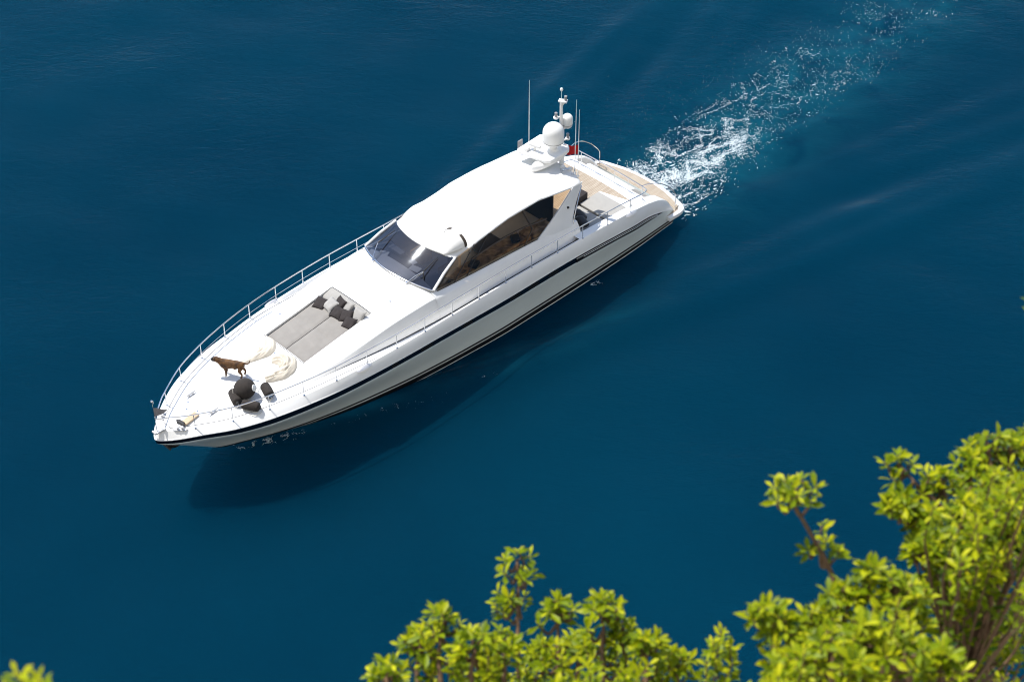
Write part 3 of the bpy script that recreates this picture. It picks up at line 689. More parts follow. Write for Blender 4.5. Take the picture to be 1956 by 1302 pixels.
for c_ in ((6.62, -.12, 6.10), (6.33, .1, 6.83), (6.18, .12, 5.03)):
    mb = MB(); mb.lathe([(.055, 0), (.055, .16), (.001, .17)], c_, seg=12); mb.lathe([(.06, .16), (.06, .19), (.001, .20)], c_, seg=12); mb.build('navigation_light', M['plastic'], mast)
dome(6.18, .08, 5.60, .215, .30)
for x, y, z, L_ in ((6.94, -1.25, 4.15, 3.25), (6.78, 1.08, 4.12, 3.4), (6.84, 1.30, 4.10, 3.1)):
    mb = MB(); mb.tube([(x, y, z), (x, y, z+.25), (x, y, z+.26), (x, y, z+L_*.6), (x-.0, y, z+L_)], [.026, .024, .016, .013, .007], 8); mb.lathe([(.06, 0), (.05, .05), (.02, .06)], (x, y, z), seg=12)
    mb.build('whip_antenna', M['dome'], yacht)
mb = MB(); mb.tube([(6.98, 1.12, 4.1), (6.98, 1.12, 4.55)], .02, 6); mb.tube([(6.92, 1.18, 4.1), (6.92, 1.18, 4.45)], .02, 6); mb.build('short_aerial', M['steel'], yacht)
for x, y, r_ in ((6.98, .62, .10), (6.85, .86, .085), (7.1, .75, .05)):
    mb = MB(); mb.lathe([(r_*.6, -.12), (r_, 0), (r_*.9, r_*.6), (r_*.4, r_), (.001, r_*1.05)], (x, y, roofz(x, y)+.06), seg=16); mb.build('receiver_dome', M['dome'], yacht)
mb = MB(); mb.lathe([(.02, 0), (.03, .2), (.05, .3), (.10, .36), (.001, .34)], (6.95, .95, 4.35), (.9, -.3, .12), 14); mb.build('horn', M['steel'], yacht)
mb = MB(); mb.box((7.72, -.62, 4.93), (.22, .22, .14)); mb.tube([(7.72, -.62, 4.86), (7.72, -.62, 4.9)], .06, 10); mb.build('searchlight', M['gel'], yacht, bevel=.03)
mb = MB(); mb.prism([(7.3, -1.28), (7.55, -1.28), (7.55, -1.24), (7.3, -1.24)], 4.5, 4.85); mb.build('radar_reflector', M['plastic'], yacht)
mb = MB(); mb.tube([(7.52, -.38, 4.85), (7.52, -.38, 5.05)], .05, 10); mb.box((7.52, -.38, 5.1), (.16, .55, .12), .2); mb.build('open_array_radar', M['gel'], yacht, bevel=.03)

# ------------------------------------------------------------------ bow fittings
mb = MB(); mb.tube([(26.30, 0, 2.84), (26.31, 0, 4.18)], .016, 8); mb.lathe([(.001, 0), (.05, .01), (.055, .10), (.03, .14), (.001, .14)], (26.31, 0, 4.16), seg=14); mb.build('bow_staff', M['steel'], yacht)
mb = MB(); mb.box((26.24, .05, 2.88), (.30, .14, .06)); mb.tube([(26.42, -.08, 2.90), (26.42, .12, 2.90)], .045, 10); mb.box((26.1, .16, 2.92), (.10, .06, .10)); mb.build('anchor_roller', M['fitting'], yacht, bevel=.01)
def cleat(x, y, rz, s_=1.0):
    z = deckz(x, y); mb = MB(); c, s = math.cos(rz), math.sin(rz)
    P = lambda a, b, h: (x+(a*c-b*s)*s_, y+(a*s+b*c)*s_, z+h*s_)
    mb.tube([P(-.09, 0, 0), P(-.07, 0, .07)], .024*s_, 8); mb.tube([P(.09, 0, 0), P(.07, 0, .07)], .024*s_, 8)
    mb.tube([P(-.25, 0, .075), P(-.12, 0, .08), P(.12, 0, .08), P(.25, 0, .075)], [.014*s_, .026*s_, .026*s_, .014*s_], 8)
    mb.prism([P(a, b, 0)[:2] for a, b in ((-.14, -.05), (.14, -.05), (.14, .05), (-.14, .05))], z, z+.012)
    mb.build('cleat', M['fitting'], yacht)
cleat(24.4, -.57, .05); cleat(24.39, .67, .05)
def fairlead(x, y, rz):
    z = deckz(x, y); mb = MB(); c, s = math.cos(rz), math.sin(rz)
    P = lambda a, b, h: (x+a*c-b*s, y+a*s+b*c, z+h)
    mb.prism([P(a, b, 0)[:2] for a, b in ((-.26, 0), (-.18, -.07), (.18, -.07), (.26, 0), (.18, .07), (-.18, .07))], z, z+.03)
    mb.lathe([(.05, 0), (.035, .05), (.05, .12), (.001, .125)], P(-.08, 0, .02), seg=12); mb.lathe([(.05, 0), (.035, .05), (.05, .12), (.001, .125)], P(.08, 0, .02), seg=12)
    mb.build('fairlead', M['fitting'], yacht, sharp=50)
fairlead(25.70, .50, -.75); fairlead(25.70, -.46, .75)
for x, sg in ((19.15, 1), (19.15, -1), (5.0, 1), (5.0, -1)):
    mb = MB(); y = yR(x)+.02; z = zR(x)-.02; rows = []
    mb.lathe([(.001, .05), (.10, .05), (.14, .03), (.17, 0)], (0, 0, 0), seg=20); mb.v = [(x+a*2.0, sg*(y-.0)+b*.75, z+c*.9-abs(b)*.2) for a, b, c in mb.v]
    mb.build('mooring_hawse', M['fitting'], yacht)
mb = MB(); mb.box((25.16, .38, 2.965), (.62, .24, .06), .12); wl = mb.build('windlass', M['tan'], yacht, bevel=.02)
mb = MB(); mb.box((25.52, .33, 2.98), (.12, .26, .09), .12); mb.lathe([(.05, 0), (.035, .05), (.06, .1), (.001, .1)], (25.56, .20, 2.92), seg=12); mb.lathe([(.04, 0), (.035, .05), (.05, .1), (.001, .1)], (25.54, .48, 2.92), seg=12); mb.build('chain_gypsy', M['rubber'], wl, bevel=.01)
mb = MB(); mb.box((21.87, -.33, 2.95), (.06, .30, .03), -.25); mb.build('deck_socket', M['galv'], yacht)
for x, y in ((24.95, -.1), (24.75, .25), (24.7, -.35), (21.05, -.06), (16.6, 1.15), (19.6, -1.5)):
    mb = MB(); z = trunkz(x, y) if x < 22.3 else deckz(x, y); mb.lathe([(.035, 0), (.03, .02), (.001, .022)], (x, y, z), seg=12); mb.build('deck_filler', M['steel'], yacht)
for x, y, z, rz in ((4.35, 2.2, 2.0, 0), (4.0, 2.25, 1.9, .3)):
    mb = MB(); mb.box((x-.1, y, zR(x)+.03), (.02, .16, .02), rz); mb.build('pad_eye', M['steel'], yacht)
mb = MB(); mb.lathe([(.10, 0), (.12, .03), (.001, .04)], (0, 0, 0), seg=20); mb.v = [(2.75+a*1.3, 1.9+b*.8, 1.26+c+.55*a*1.3) for a, b, c in mb.v]; mb.build('filler_hatch', M['steel'], yacht)
mb = MB(); mb.tube([(6.72, -.05, 4.12), (6.2, -.05, 4.72)], .016, 8); mb.build('ensign_staff', M['gel'], yacht)

# ------------------------------------------------------------------ loose things on board
def flag_mesh(w_, h_, amp):
    mb = MB(); rows = []
    for i in range(15):
        u = i/14; rows.append([(u*w_, amp*u**.5*math.sin(u*8+v*1.5), -v*h_ - .08*u*u*w_) for v in [k/6 for k in range(7)]])
    front = rows; back = [[(x, y+.006, z) for x, y, z in r] for r in rows]
    mb.grid(front); mb.grid([list(reversed(r)) for r in back]); return mb
f = flag_mesh(.62, .44, .06).build('ensign', M['red'], mtx=onboat(6.30, -.02, 4.66, 2.40)); tag(f, 'red flag flying from a staff behind the radar mast', 'flag')
mb = MB(); rows = []
for i in range(9):
    u = i/8; rows.append([(u*.46, .03*math.sin(u*6+v), .0-v*.44*(1-u*.85)-.06*u) for v in [k/5 for k in range(6)]])
mb.grid(rows); mb.grid([[(x, y+.006, z) for x, y, z in reversed(r)] for r in rows])
f = mb.build('pennant', M['grey'], mtx=onboat(26.31, .0, 3.95, math.pi-.75)); tag(f, 'small grey pennant on the staff at the bow tip', 'pennant')

# sunbed mattresses
def mattress(y0, y1):
    mb = MB(); nx_, ny_ = 40, 14; x0, x1 = 18.0, 20.60
    top_ = []
    for i in range(nx_+1):
        u = i/nx_; x = x0+(x1-x0)*u; r_ = []
        for j in range(ny_+1):
            v = j/ny_; y = y0+(y1-y0)*v
            e = min(1, min(v, 1-v)*34)**.5*min(1, min(u, 1-u)*60)**.5
            sm_ = 1-.6*math.exp(-((x-19.28)/.05)**2)
            z = trunkz(x, y)-.26+.02+.17*(.80+.20*e*sm_)+.012*mnoise.noise(Vector((x*2.2, y*2.2, 3)))+.007*mnoise.noise(Vector((x*7+y*4, y*8, 1)))
            r_.append((x, y, z))
        top_.append(r_)
    mb.grid(top_)
    edge = [top_[0][j] for j in range(ny_+1)] + [top_[i][-1] for i in range(1, nx_+1)] + [top_[-1][j] for j in range(ny_-1, -1, -1)] + [top_[i][0] for i in range(nx_-1, 0, -1)]
    mb.grid([edge+[edge[0]], [(x, y, trunkz(x, y)-.255) for x, y, z in edge+[edge[0]]]])
    o = Vector(((x0+x1)/2, (y0+y1)/2, 3.0)); mb.v = [tuple(Vector(p)-o) for p in mb.v]
    ob = mb.build('sunbed_mattress', M['cushion'], mtx=onboat(*o), sharp=50)
    mb = MB(); ps = [Vector(p)-o+Vector((0, 0, .004)) for p in edge[::2]]; mb.tube(ps+[ps[0]], .009, 5); mb.build('piping', M['piping'], ob)
    return ob
tag(mattress(.006, 1.055), 'grey sunbed mattress nearest the long side rail on the port side', 'mattress', 'sunbed mattresses')
tag(mattress(-1.055, -.006), 'grey sunbed mattress on the far half of the sunbed, by the dark inner wall', 'mattress', 'sunbed mattresses')
mb = MB(); rows = []
for i in range(21):
    y = -1.04+2.08*i/20; rows.append([(17.48+.0*y, y, trunkz(17.5, y)-.01), (17.60, y, trunkz(17.6, y)-.015), (17.9, y, trunkz(17.9, y)-.07), (17.97, y, trunkz(17.9, y)-.12), (18.02, y, trunkz(18, y)-.22)])
mb.grid(rows); mb.build('backrest_panel', M['panel'], yacht)

def pillow(lbl, kind, x, y, z, rz, pitch, roll=0, s_=.50):
    mb = MB(); n = 12
    for sd in (1, -1):
        rows = []
        for i in range(n+1):
            u = -1+2*i/n; r_ = []
            for j in range(n+1):
                v = -1+2*j/n; pin = 1-.10*(u*u)*(1-abs(v))-.0
                px_ = u*s_/2*(1-.08*(1-v*v)*u*u); py_ = v*s_/2*(1-.08*(1-u*u)*v*v)
                h_ = .085*((1-u**4)*(1-v**4))**.55*(1+.25*mnoise.noise(Vector((u*1.7+x, v*1.7+y, sd))))
                r_.append((px_, py_, sd*h_))
            rows.append(r_)
        mb.grid(rows)
    ob = mb.build('pillow', M['darkpil' if kind == 'd' else 'lightpil'], mtx=onboat(x, y, z, rz, pitch, roll), sharp=70)
    tag(ob, lbl, 'pillow', 'pillows at the head of the sunbed'); return ob
PT = .42
pillow('dark brown pillow alone at the far end of the pillow row', 'd', 18.33, -.72, 3.36, .25, PT)
pillow('pale grey pillow leaning beside the far dark pillow', 'l', 18.17, -.33, 3.43, -.15, PT, s_=.54)
pillow('dark brown pillow mostly hidden behind two pale pillows', 'd', 17.93, -.10, 3.46, -.2, .75)
pillow('pale grey pillow standing at the back in the middle of the row', 'l', 17.83, .22, 3.46, -.1, .75, s_=.52)
pillow('dark brown pillow lying in front between two pale pillows, middle of the row', 'd', 18.26, .15, 3.39, .15, PT)
pillow('dark brown pillow wedged between two other dark pillows', 'd', 18.17, .53, 3.40, .5, PT, .1)
pillow('dark brown pillow at the near end of the row by the well edge', 'd', 18.32, .84, 3.34, .25, PT)
pillow('pale grey pillow standing at the near back corner of the sunbed', 'l', 17.88, .84, 3.42, .1, .75, s_=.54)

# crumpled cloth covers
def cover(lbl, pts, radii, hts, seed):
    c0 = Vector(pts[len(pts)//2]); path = catmull([Vector((*p, 0)) for p in [(q[0], q[1]) for q in pts]], 8)
    n = len(path); rr = np.interp(np.linspace(0, 1, n), np.linspace(0, 1, len(radii)), radii); hh = np.interp(np.linspace(0, 1, n), np.linspace(0, 1, len(hts)), hts)
    mb = MB(); rows = []; z0 = 0
    for i, p in enumerate(path):
        d = (path[min(i+1, n-1)]-path[max(i-1, 0)]).normalized(); a = Vector((-d.y, d.x, 0)); r_ = []
        for k in range(29):
            t = -1+2*k/28; h_ = hh[i]*(1-abs(t)**2.4)**.8
            fold = abs(mnoise.noise(Vector((p.x*2.6+seed, t*rr[i]*9+p.y*2, seed))))
            h_ = h_*(.62+.75*fold)+.03*abs(mnoise.noise(Vector((p.x*9, t*6, seed))))*(1-t*t)
            side = t*rr[i]*(1+.22*mnoise.noise(Vector((p.x*3, p.y*3, seed+9))))
            q = p+a*side; r_.append((q.x, q.y, deckz(max(q.x, 20.7), q.y) + max(h_, .006)+(trunkz(q.x, q.y)-deckz(max(q.x, 20.7), q.y) if q.x < 22.4 else 0)))
        rows.append(r_)
    mb.grid(rows)
    mb.grid([[(x, y, z-.02) for x, y, z in r] for r in rows])
    o = Vector((c0.x, c0.y, 2.95)); mb.v = [tuple(Vector(p)-o) for p in mb.v]
    ob = mb.build('cloth_cover', M['cover'], mtx=onboat(*o), sharp=70)
    return tag(ob, lbl, 'cover', 'cloth covers heaped on the foredeck')
cover('long cream cloth cover trailing from the sunbed corner towards the dog', [(20.85, -1.05), (20.95, -.62), (21.15, -.40), (21.5, -.42), (21.9, -.52), (22.2, -.60)], [.14, .34, .30, .20, .13, .07], [.06, .16, .22, .17, .12, .05], 3)
cover('rounded cream cloth heap beside the black fenders', [(21.35, .12), (21.12, .34), (21.05, .62), (21.22, .86), (21.55, .90), (21.9, .82), (22.12, .70)], [.14, .26, .34, .30, .27, .20, .10], [.10, .20, .22, .26, .24, .2, .12], 8)

# fenders
def capsule(L_, r_, lo=.55):
    p = [(.001, 0)] + [(r_*math.sin(a), r_*lo*(1-math.cos(a))) for a in [k*math.pi/2/7 for k in range(1, 8)]]
    p += [(r_*1.03, L_*.35), (r_*1.05, L_*.5), (r_*1.03, L_*.65)] + [(q[0], L_-q[1]) for q in reversed(p)]
    return p
def fender(lbl, a, b, r_, blue=False):
    a, b = Vector(a), Vector(b); d = b-a; L_ = d.length; d.normalize()
    t = thing('fender', lbl, 'fender', onboat(a.x, a.y, a.z), 'dark covered fenders on the bow')
    mb = MB(); mb.lathe(capsule(L_, r_), (0, 0, 0), d, 20); mb.build('body', M['fender'], t)
    mb = MB(); e = d*L_; mb.lathe([(r_*.62, -.085), (r_*.5, -.02), (r_*.3, .03), (.001, .035)], e, d, 16, 0); mb.build('end_cap', M['blue'] if blue else M['rubber'], t)
    mb = MB(); s_ = d.cross(Vector((0, 0, 1))).normalized(); z0 = deckz(b.x, b.y)-a.z+.012
    mb.tube(catmull([e+d*.02, e+d*.07+Vector((0, 0, -.08)), Vector((e.x+d.x*.03+s_.x*.12, e.y+d.y*.03+s_.y*.12, z0)), Vector((e.x-d.x*.15+s_.x*.26, e.y-d.y*.15+s_.y*.26, z0)), Vector((e.x-d.x*.35+s_.x*.25, e.y-d.y*.35+s_.y*.25, z0))], 5), .010, 6); mb.build('rope', M['rope'], t)
    return t
dz = 2.92
fender('dark fender lying nearest the bow tip, left of the big round fender', (23.36, .42, dz+.16), (23.62, 1.05, dz+.17), .17)
fender('dark fender lying lowest, beside the port rail below the round fender', (23.56, 1.17, dz+.17), (23.20, 1.74, dz+.15), .17)
fender('dark fender with blue end cap apart from the others near the port rail', (22.40, .98, dz+.19), (22.60, 1.58, dz+.17), .17, True)
t = thing('fender', 'big round dark fender with a white end disc', 'fender', onboat(23.10, .82, dz), 'dark covered fenders on the bow')
ax = Vector((-.45, .80, .30)).normalized()
mb = MB(); rb = .37; mb.lathe([(.001, -rb)]+[(rb*math.cos(a), rb*1.04*math.sin(a)) for a in [(-80+k*8.9)*math.pi/180 for k in range(18)]]+[(.09, rb*1.05), (.001, rb*1.05)], (0, 0, rb-.01), ax, 28); mb.build('body', M['fender'], t)
mb = MB(); mb.lathe([(.125, 0), (.125, .025), (.09, .04), (.001, .042)], Vector((0, 0, rb-.01))+ax*(rb*.97), ax, 20); mb.build('end_cap', M['dome'], t)
mb = MB(); mb.tube(catmull([Vector((0, 0, rb))-ax*rb*1.02, Vector((.30, -.22, .55)), Vector((.42, -.12, .34)), Vector((.36, .02, .05))], 6), .010, 6)
mb.tube(catmull([Vector((-.22, .33, .42)), Vector((-.40, .1, .20)), Vector((-.55, .05, .03)), Vector((-.72, .13, .04))], 6), .010, 6); mb.build('rope', M['rope'], t)

# aft lounge cushions, bolster, striped cushions
def softbox(name, lbl, cat, c, size, rz, m_, group=None, bev=.05, pitch=0):
    mb = MB(); mb.box((0, 0, 0), size); ob = mb.build(name, M[m_], bevel=bev, mtx=onboat(*c, rz, pitch)); return tag(ob, lbl, cat, group)
softbox('lounge_cushion', 'light grey lounge cushion at the stern, aft of the dark seam', 'cushion', (5.37, 1.36, 1.87), (1.12, 1.50, .18), 0, 'panel', 'stern lounge cushions', .04)
softbox('lounge_cushion', 'light grey lounge cushion in the shade beside the white arch leg', 'cushion', (6.62, 1.36, 1.86), (1.20, 1.46, .18), 0, 'panel', 'stern lounge cushions', .04)
softbox('bolster', 'dark brown box bolster on the teak beside the lounge', 'bolster', (5.85, .38, 1.96), (.95, .40, .46), .06, 'darkpil', None, .05)
mb = MB(); mb.prism([(4.78, .56), (4.70, .60), (4.62, .95), (4.5, 1.4), (4.35, 1.85), (4.4, 2.1), (4.78, 2.14)], AZ_+.01, AZ_+.24); mb.build('lounge_coaming', M['gel'], yacht, bevel=.05)
for lbl, x, y, z, rz in (('black cushion with pale piping, the upper of two by the arch leg', 6.62, 1.28, 2.10, .5), ('black cushion with pale piping, the lower of two by the arch leg', 6.85, 1.62, 2.08, .35)):
    mb = MB(); mb.lathe(capsule(.62, .16, .8), (-.31, 0, 0), (1, 0, 0), 18); mb.v = [(a, b*1.25, c*.7) for a, b, c in mb.v]
    ob = mb.build('striped_cushion', M['rubber'], mtx=onboat(x, y, z, rz+1.0, .25)); tag(ob, lbl, 'cushion', 'black cushions on the stern lounge')
    mb = MB(); mb.tube([(.33*math.cos(a)*1.0, .205*math.sin(a), .0) for a in [k*math.pi/14 for k in range(29)]], .012, 6); mb.build('piping', M['lightpil'], ob)

# anchor under the bow
t = thing('anchor', 'dark anchor hanging under the tip of the bow', 'anchor', onboat(25.92, .06, 2.12))
mb = MB(); mb.tube([(.12, 0, .30), (.0, 0, .05), (-.08, 0, -.06)], [.03, .04, .045], 8); mb.build('shank', M['galv'], t)
mb = MB(); rows = []
for i in range(9):
    u = i/8; w_ = .26*math.sin(math.pi*min(1, u*.85+.15))**.8*(1-u*.35); rows.append([(.12-.72*u, w_*v, -.10-.10*u-.10*(1-v*v)*(1-u)) for v in (-1, -.6, -.2, .2, .6, 1)])
mb.grid(rows); mb.grid([[(x, y, z+.03) for x, y, z in reversed(r)] for r in rows]); mb.tube([(.14, -.2, -.1), (.14, .2, -.1)], .04, 8); mb.build('fluke', M['galv'], t)

# ------------------------------------------------------------------ dog
def dog_mat():
    m = mat('brindle_brown_coat', (.16, .07, .025), .75); t = m.node_tree; p = t.nodes['Principled BSDF']; L = t.links; N = t.nodes.new
    tc = N('ShaderNodeTexCoord'); sp = N('ShaderNodeSeparateXYZ'); L.new(tc.outputs['Object'], sp.inputs[0])
    nz = N('ShaderNodeTexNoise'); nz.inputs['Scale'].default_value = 9; nz.inputs['Detail'].default_value = 5; L.new(tc.outputs['Object'], nz.inputs['Vector'])
    r = N('ShaderNodeValToRGB'); r.color_ramp.elements[0].color = (.028, .010, .003, 1); r.color_ramp.elements[1].color = (.17, .078, .02, 1); r.color_ramp.elements[0].position = .3; r.color_ramp.elements[1].position = .7
    L.new(nz.outputs['Fac'], r.inputs[0])
    def ramp(v, a, b):
        n = N('ShaderNodeMapRange'); n.inputs['From Min'].default_value = a; n.inputs['From Max'].default_value = b; L.new(v, n.inputs['Value']); return n.outputs[0]
    def mix(f, A, B):
        x = N('ShaderNodeMix'); x.data_type = 'RGBA'; L.new(f, x.inputs['Factor']); L.new(A, x.inputs['A']); x.inputs['B'].default_value = (*B, 1); return x.outputs['Result']
    c = mix(ramp(sp.outputs['X'], .55, .59), r.outputs[0], (.012, .010, .010))     # dark muzzle
    ft = N('ShaderNodeMath'); ft.operation = 'MULTIPLY'; L.new(ramp(sp.outputs['Z'], .11, .06), ft.inputs[0]); L.new(ramp(sp.outputs['X'], 0, .05), ft.inputs[1])
    c = mix(ft.outputs[0], c, (.7, .66, .6))                                         # white forefeet
    L.new(c, p.inputs['Base Color']); return m
def skin_obj(name, verts, edges, m_, parent=None, mtx=None, sub=2):
    me = bpy.data.meshes.new(name+'_cage'); me.from_pydata([v[:3] for v in verts], edges, [])
    ob = bpy.data.objects.new(name+'_cage', me); COL.objects.link(ob)
    ob.modifiers.new('s', 'SKIN'); sv = me.skin_vertices[0].data
    for i, v in enumerate(verts):
        rr = v[3] if isinstance(v[3], tuple) else (v[3], v[3]); sv[i].radius = rr
    sv[0].use_root = True
    md = ob.modifiers.new('u', 'SUBSURF'); md.levels = sub; md.render_levels = sub
    dg = bpy.context.evaluated_depsgraph_get(); dg.update(); me2 = bpy.data.meshes.new_from_object(ob.evaluated_get(dg)); bpy.data.objects.remove(ob)
    me2.name = name; me2.materials.clear(); me2.materials.append(m_)
    for p in me2.polygons: p.use_smooth = True
    o2 = bpy.data.objects.new(name, me2); COL.objects.link(o2)
    if parent is not None: o2.parent = parent
    if mtx is not None: o2.matrix_world = mtx
    return o2
dv = [(-.28, 0, .50, (.12, .13)), (-.08, 0, .50, (.12, .13)), (.08, 0, .48, (.14, .165)), (.21, 0, .475, (.145, .18)), (.34, 0, .55, (.11, .125)), (.43, 0, .61, (.09, .10)), (.52, 0, .645, (.098, .098)), (.59, 0, .625, (.075, .07)), (.655, 0, .60, (.062, .06)),
      (-.38, 0, .56, .04), (-.48, 0, .545, .024), (-.56, 0, .60, .02), (-.585, 0, .70, .014)]
de = [(0, 1), (1, 2), (2, 3), (3, 4), (4, 5), (5, 6), (6, 7), (7, 8), (0, 9), (9, 10), (10, 11), (11, 12)]
for sg in (1, -1):
    b_ = len(dv); off = .03*sg
    dv += [(-.30+off*.5, .085*sg, .40, (.085, .07)), (-.26+off, .105*sg, .29, (.06, .055)), (-.345+off, .105*sg, .17, .032), (-.325+off, .105*sg, .05, .03), (-.28+off, .105*sg, .025, (.034, .026))]
    de += [(0, b_), (b_, b_+1), (b_+1, b_+2), (b_+2, b_+3), (b_+3, b_+4)]
    b_ = len(dv); off *= -.4
    dv += [(.21+off*.5, .095*sg, .38, (.065, .06)), (.195+off, .105*sg, .27, .048), (.21+off, .105*sg, .14, .032), (.215+off, .105*sg, .05, .031), (.26+off, .105*sg, .025, (.032, .024))]
    de += [(3, b_), (b_, b_+1), (b_+1, b_+2), (b_+2, b_+3), (b_+3, b_+4)]
dog_m = Matrix.Scale(1.12, 4)
px, py = 22.74, -.30
dog = skin_obj('dog', dv, de, dog_mat(), mtx=onboat(px, py, deckz(px, py)+.0, math.atan2(-.80, .60)) @ dog_m)
tag(dog, 'brown brindle dog with dark muzzle standing on the white foredeck', 'dog')
mb = MB()
for sg in (1, -1):
    mb.grid([[(.50, .05*sg, .745), (.53, .085*sg, .74)], [(.49, .075*sg, .73), (.52, .10*sg, .715)], [(.505, .095*sg, .68), (.525, .10*sg, .68)]])
    mb.grid([[(.495, .045*sg, .74), (.535, .08*sg, .735)], [(.485, .07*sg, .725), (.515, .095*sg, .71)], [(.505, .09*sg, .68), (.525, .095*sg, .68)]])
ear = mb.build('ear', mat('dark_ear', (.035, .014, .006), .8), dog)
mb = MB()
for sg in (1, -1): mb.lathe([(.001, -.012), (.009, -.006), (.012, 0), (.009, .006), (.001, .012)], (.588, .045*sg, .705), (1, sg*.5, .2), 10)
mb.build('eye', M['black'], dog)
mb = MB(); mb.lathe([(.001, -.012), (.016, -.006), (.018, .004), (.001, .014)], (.715, 0, .655), (1, 0, .2), 10); mb.build('nose', M['black'], dog)

# ------------------------------------------------------------------ foam (many thousand flecks: stuff)
def perlin(X, Y, seed):
    rs = np.random.default_rng(seed); perm = rs.permutation(4096); ang = rs.uniform(0, 2*np.pi, 4096)
    xi = np.floor(X).astype(int); yi = np.floor(Y).astype(int); xf = X-xi; yf_ = Y-yi
    def g(ix, iy, dx, dy):
        a = ang[perm[(perm[ix & 4095]+iy) & 4095]]; return np.cos(a)*dx+np.sin(a)*dy
    u = xf**3*(xf*(xf*6-15)+10); v = yf_**3*(yf_*(yf_*6-15)+10)
    a = g(xi, yi, xf, yf_)*(1-u)+g(xi+1, yi, xf-1, yf_)*u
    b = g(xi, yi+1, xf, yf_-1)*(1-u)+g(xi+1, yi+1, xf-1, yf_-1)*u
    return (a*(1-v)+b*v)*1.5
def fbm(X, Y, seed, o=4):
    r_ = 0; a = 1; t_ = 0
    for i in range(o): r_ = r_+a*perlin(X*2**i, Y*2**i, seed+i); t_ += a; a *= .5
    return r_/t_
FV = []; FF = []
def flecks(bx, by, ang, ln, wd, zoff=.006):
    n = len(bx)
    c = BOAT[0][0]; Xw = BOAT[0][0]*bx+BOAT[0][1]*by+BOAT[0][3]; Yw = BOAT[1][0]*bx+BOAT[1][1]*by+BOAT[1][3]
    a0 = math.atan2(BOAT[1][0], BOAT[0][0]); aw = ang+a0
    Zw = wave_h(Xw, Yw)+zoff
    ca, sa = np.cos(aw), np.sin(aw)
    base = sum(len(v) for v in FV); k = 6
    pts = np.zeros((n, k, 3))
    for q in range(k):
        t_ = 2*math.pi*q/k; rj = RNG.uniform(.55, 1.25, n)
        lx = ln*.5*math.cos(t_)*rj; ly = wd*.5*math.sin(t_)*rj
        pts[:, q, 0] = Xw+lx*ca-ly*sa; pts[:, q, 1] = Yw+lx*sa+ly*ca; pts[:, q, 2] = Zw+RNG.uniform(0, .012, n)
    FV.append(pts.reshape(-1, 3)); FF.append(np.arange(n*k).reshape(n, k)+base)
# main wake
N_ = 1500000
bx = 1.4-RNG.beta(1.0, 1.35, N_)*25; by = RNG.uniform(-5.2, 3.4, N_)
u = 1.2-bx
yc = .15-.085*np.clip(u, 0, 99)+.0004*u*u; hw = 2.15+.03*u
dy = (by-yc)/hw
wx = bx+.9*fbm(bx*.5, by*.5, 40, 3); wy = by+.9*fbm(bx*.5, by*.5, 50, 3)
rid = 1-np.abs(fbm(wx*.55, wy*1.0, 60, 4))*2.6                       # curling filaments
eps = .03
def ridf(a, b): return np.abs(fbm(a*.55, b*1.0, 60, 4))
gx = (ridf(wx+eps, wy)-ridf(wx-eps, wy)); gy = (ridf(wx, wy+eps)-ridf(wx, wy-eps)); tang = np.arctan2(gy, gx)+np.pi/2
patch = np.clip(.5+1.5*fbm(bx*.16, by*.35, 80, 3), 0, 1)
lat = np.exp(-(np.abs(dy)/.78)**4)
longi = np.exp(-u/7.0)*.62+.10*np.exp(-((u-12.5)/2.2)**2)+.05*np.exp(-((u-18.5)/2)**2)
dens = lat*longi*(.05+3.4*np.clip(rid-.55, 0, 1)**2.0*patch*1.3)
core = np.exp(-((by-.45-.06*fbm(bx*.4, by*0, 7, 2)*8+.03*u)/.5)**2)*np.exp(-((u-3.2)/3.0)**4)*np.clip(rid-.1, 0, 1)
core2 = np.exp(-((by+1.35)/.3)**2)*np.exp(-((u-2.5)/2.0)**4)*.5*np.clip(rid-.2, 0, 1)
dens = dens+.55*core+.4*core2+.4*np.exp(-((u-.2)/.5)**2)*lat*np.clip(rid-.2, 0, 1)
keep = RNG.random(N_) < np.clip(dens, 0, 1)*.50
b1, b2, tg = bx[keep], by[keep], tang[keep]; n = len(b1)
sz = RNG.lognormal(-4.25, .42, n)*(1+.7*np.exp(-np.clip(1.2-b1, 0, 99)/5))
flecks(b1, b2, tg+RNG.normal(0, .22, n), sz*RNG.uniform(1.3, 4.2, n), sz*.8)
print('foam flecks', n)
# sparse glints on the wake's far side and specks out on the sea
n = 220; flecks(RNG.uniform(-12, 0, n), -3.2-RNG.gamma(1.5, .6, n), RNG.uniform(0, 6, n), RNG.uniform(.012, .03, n), RNG.uniform(.01, .02, n))
# bow splash and side crest flecks
def crest(x0, y0, x1, y1, n, spread, s0=.03):
    t_ = RNG.beta(1.0, 1.6, n); x_ = x0+(x1-x0)*t_; y_ = y0+(y1-y0)*t_
    y_ = y_+RNG.normal(0, spread, n)*(.4+t_); x_ = x_+RNG.normal(0, spread, n)
    f_ = fbm(x_*1.8, y_*2.4, 90, 3); k = np.abs(f_) < .06
    a_ = math.atan2(y1-y0, x1-x0); m_ = k.sum(); s_ = RNG.lognormal(math.log(s0), .4, m_)
    flecks(x_[k], y_[k], a_+RNG.normal(0, .6, m_), s_*RNG.uniform(1, 3, m_), s_*.7)
crest(23.2, .15, 21.0, 1.25, 3200, .09, .012); crest(20.2, 1.6, 17.2, 3.0, 350, .10, .008); crest(19.2, 2.0, 15.8, 3.75, 300, .06, .008)
crest(14.6, 3.7, 13.6, 4.0, 90, .05, .009); crest(7.4, 2.62, 6.9, 2.8, 500, .07, .012); crest(23.2, -.15, 21.0, -1.35, 1600, .12, .014)
FVa = np.concatenate(FV); FFa = np.concatenate(FF)
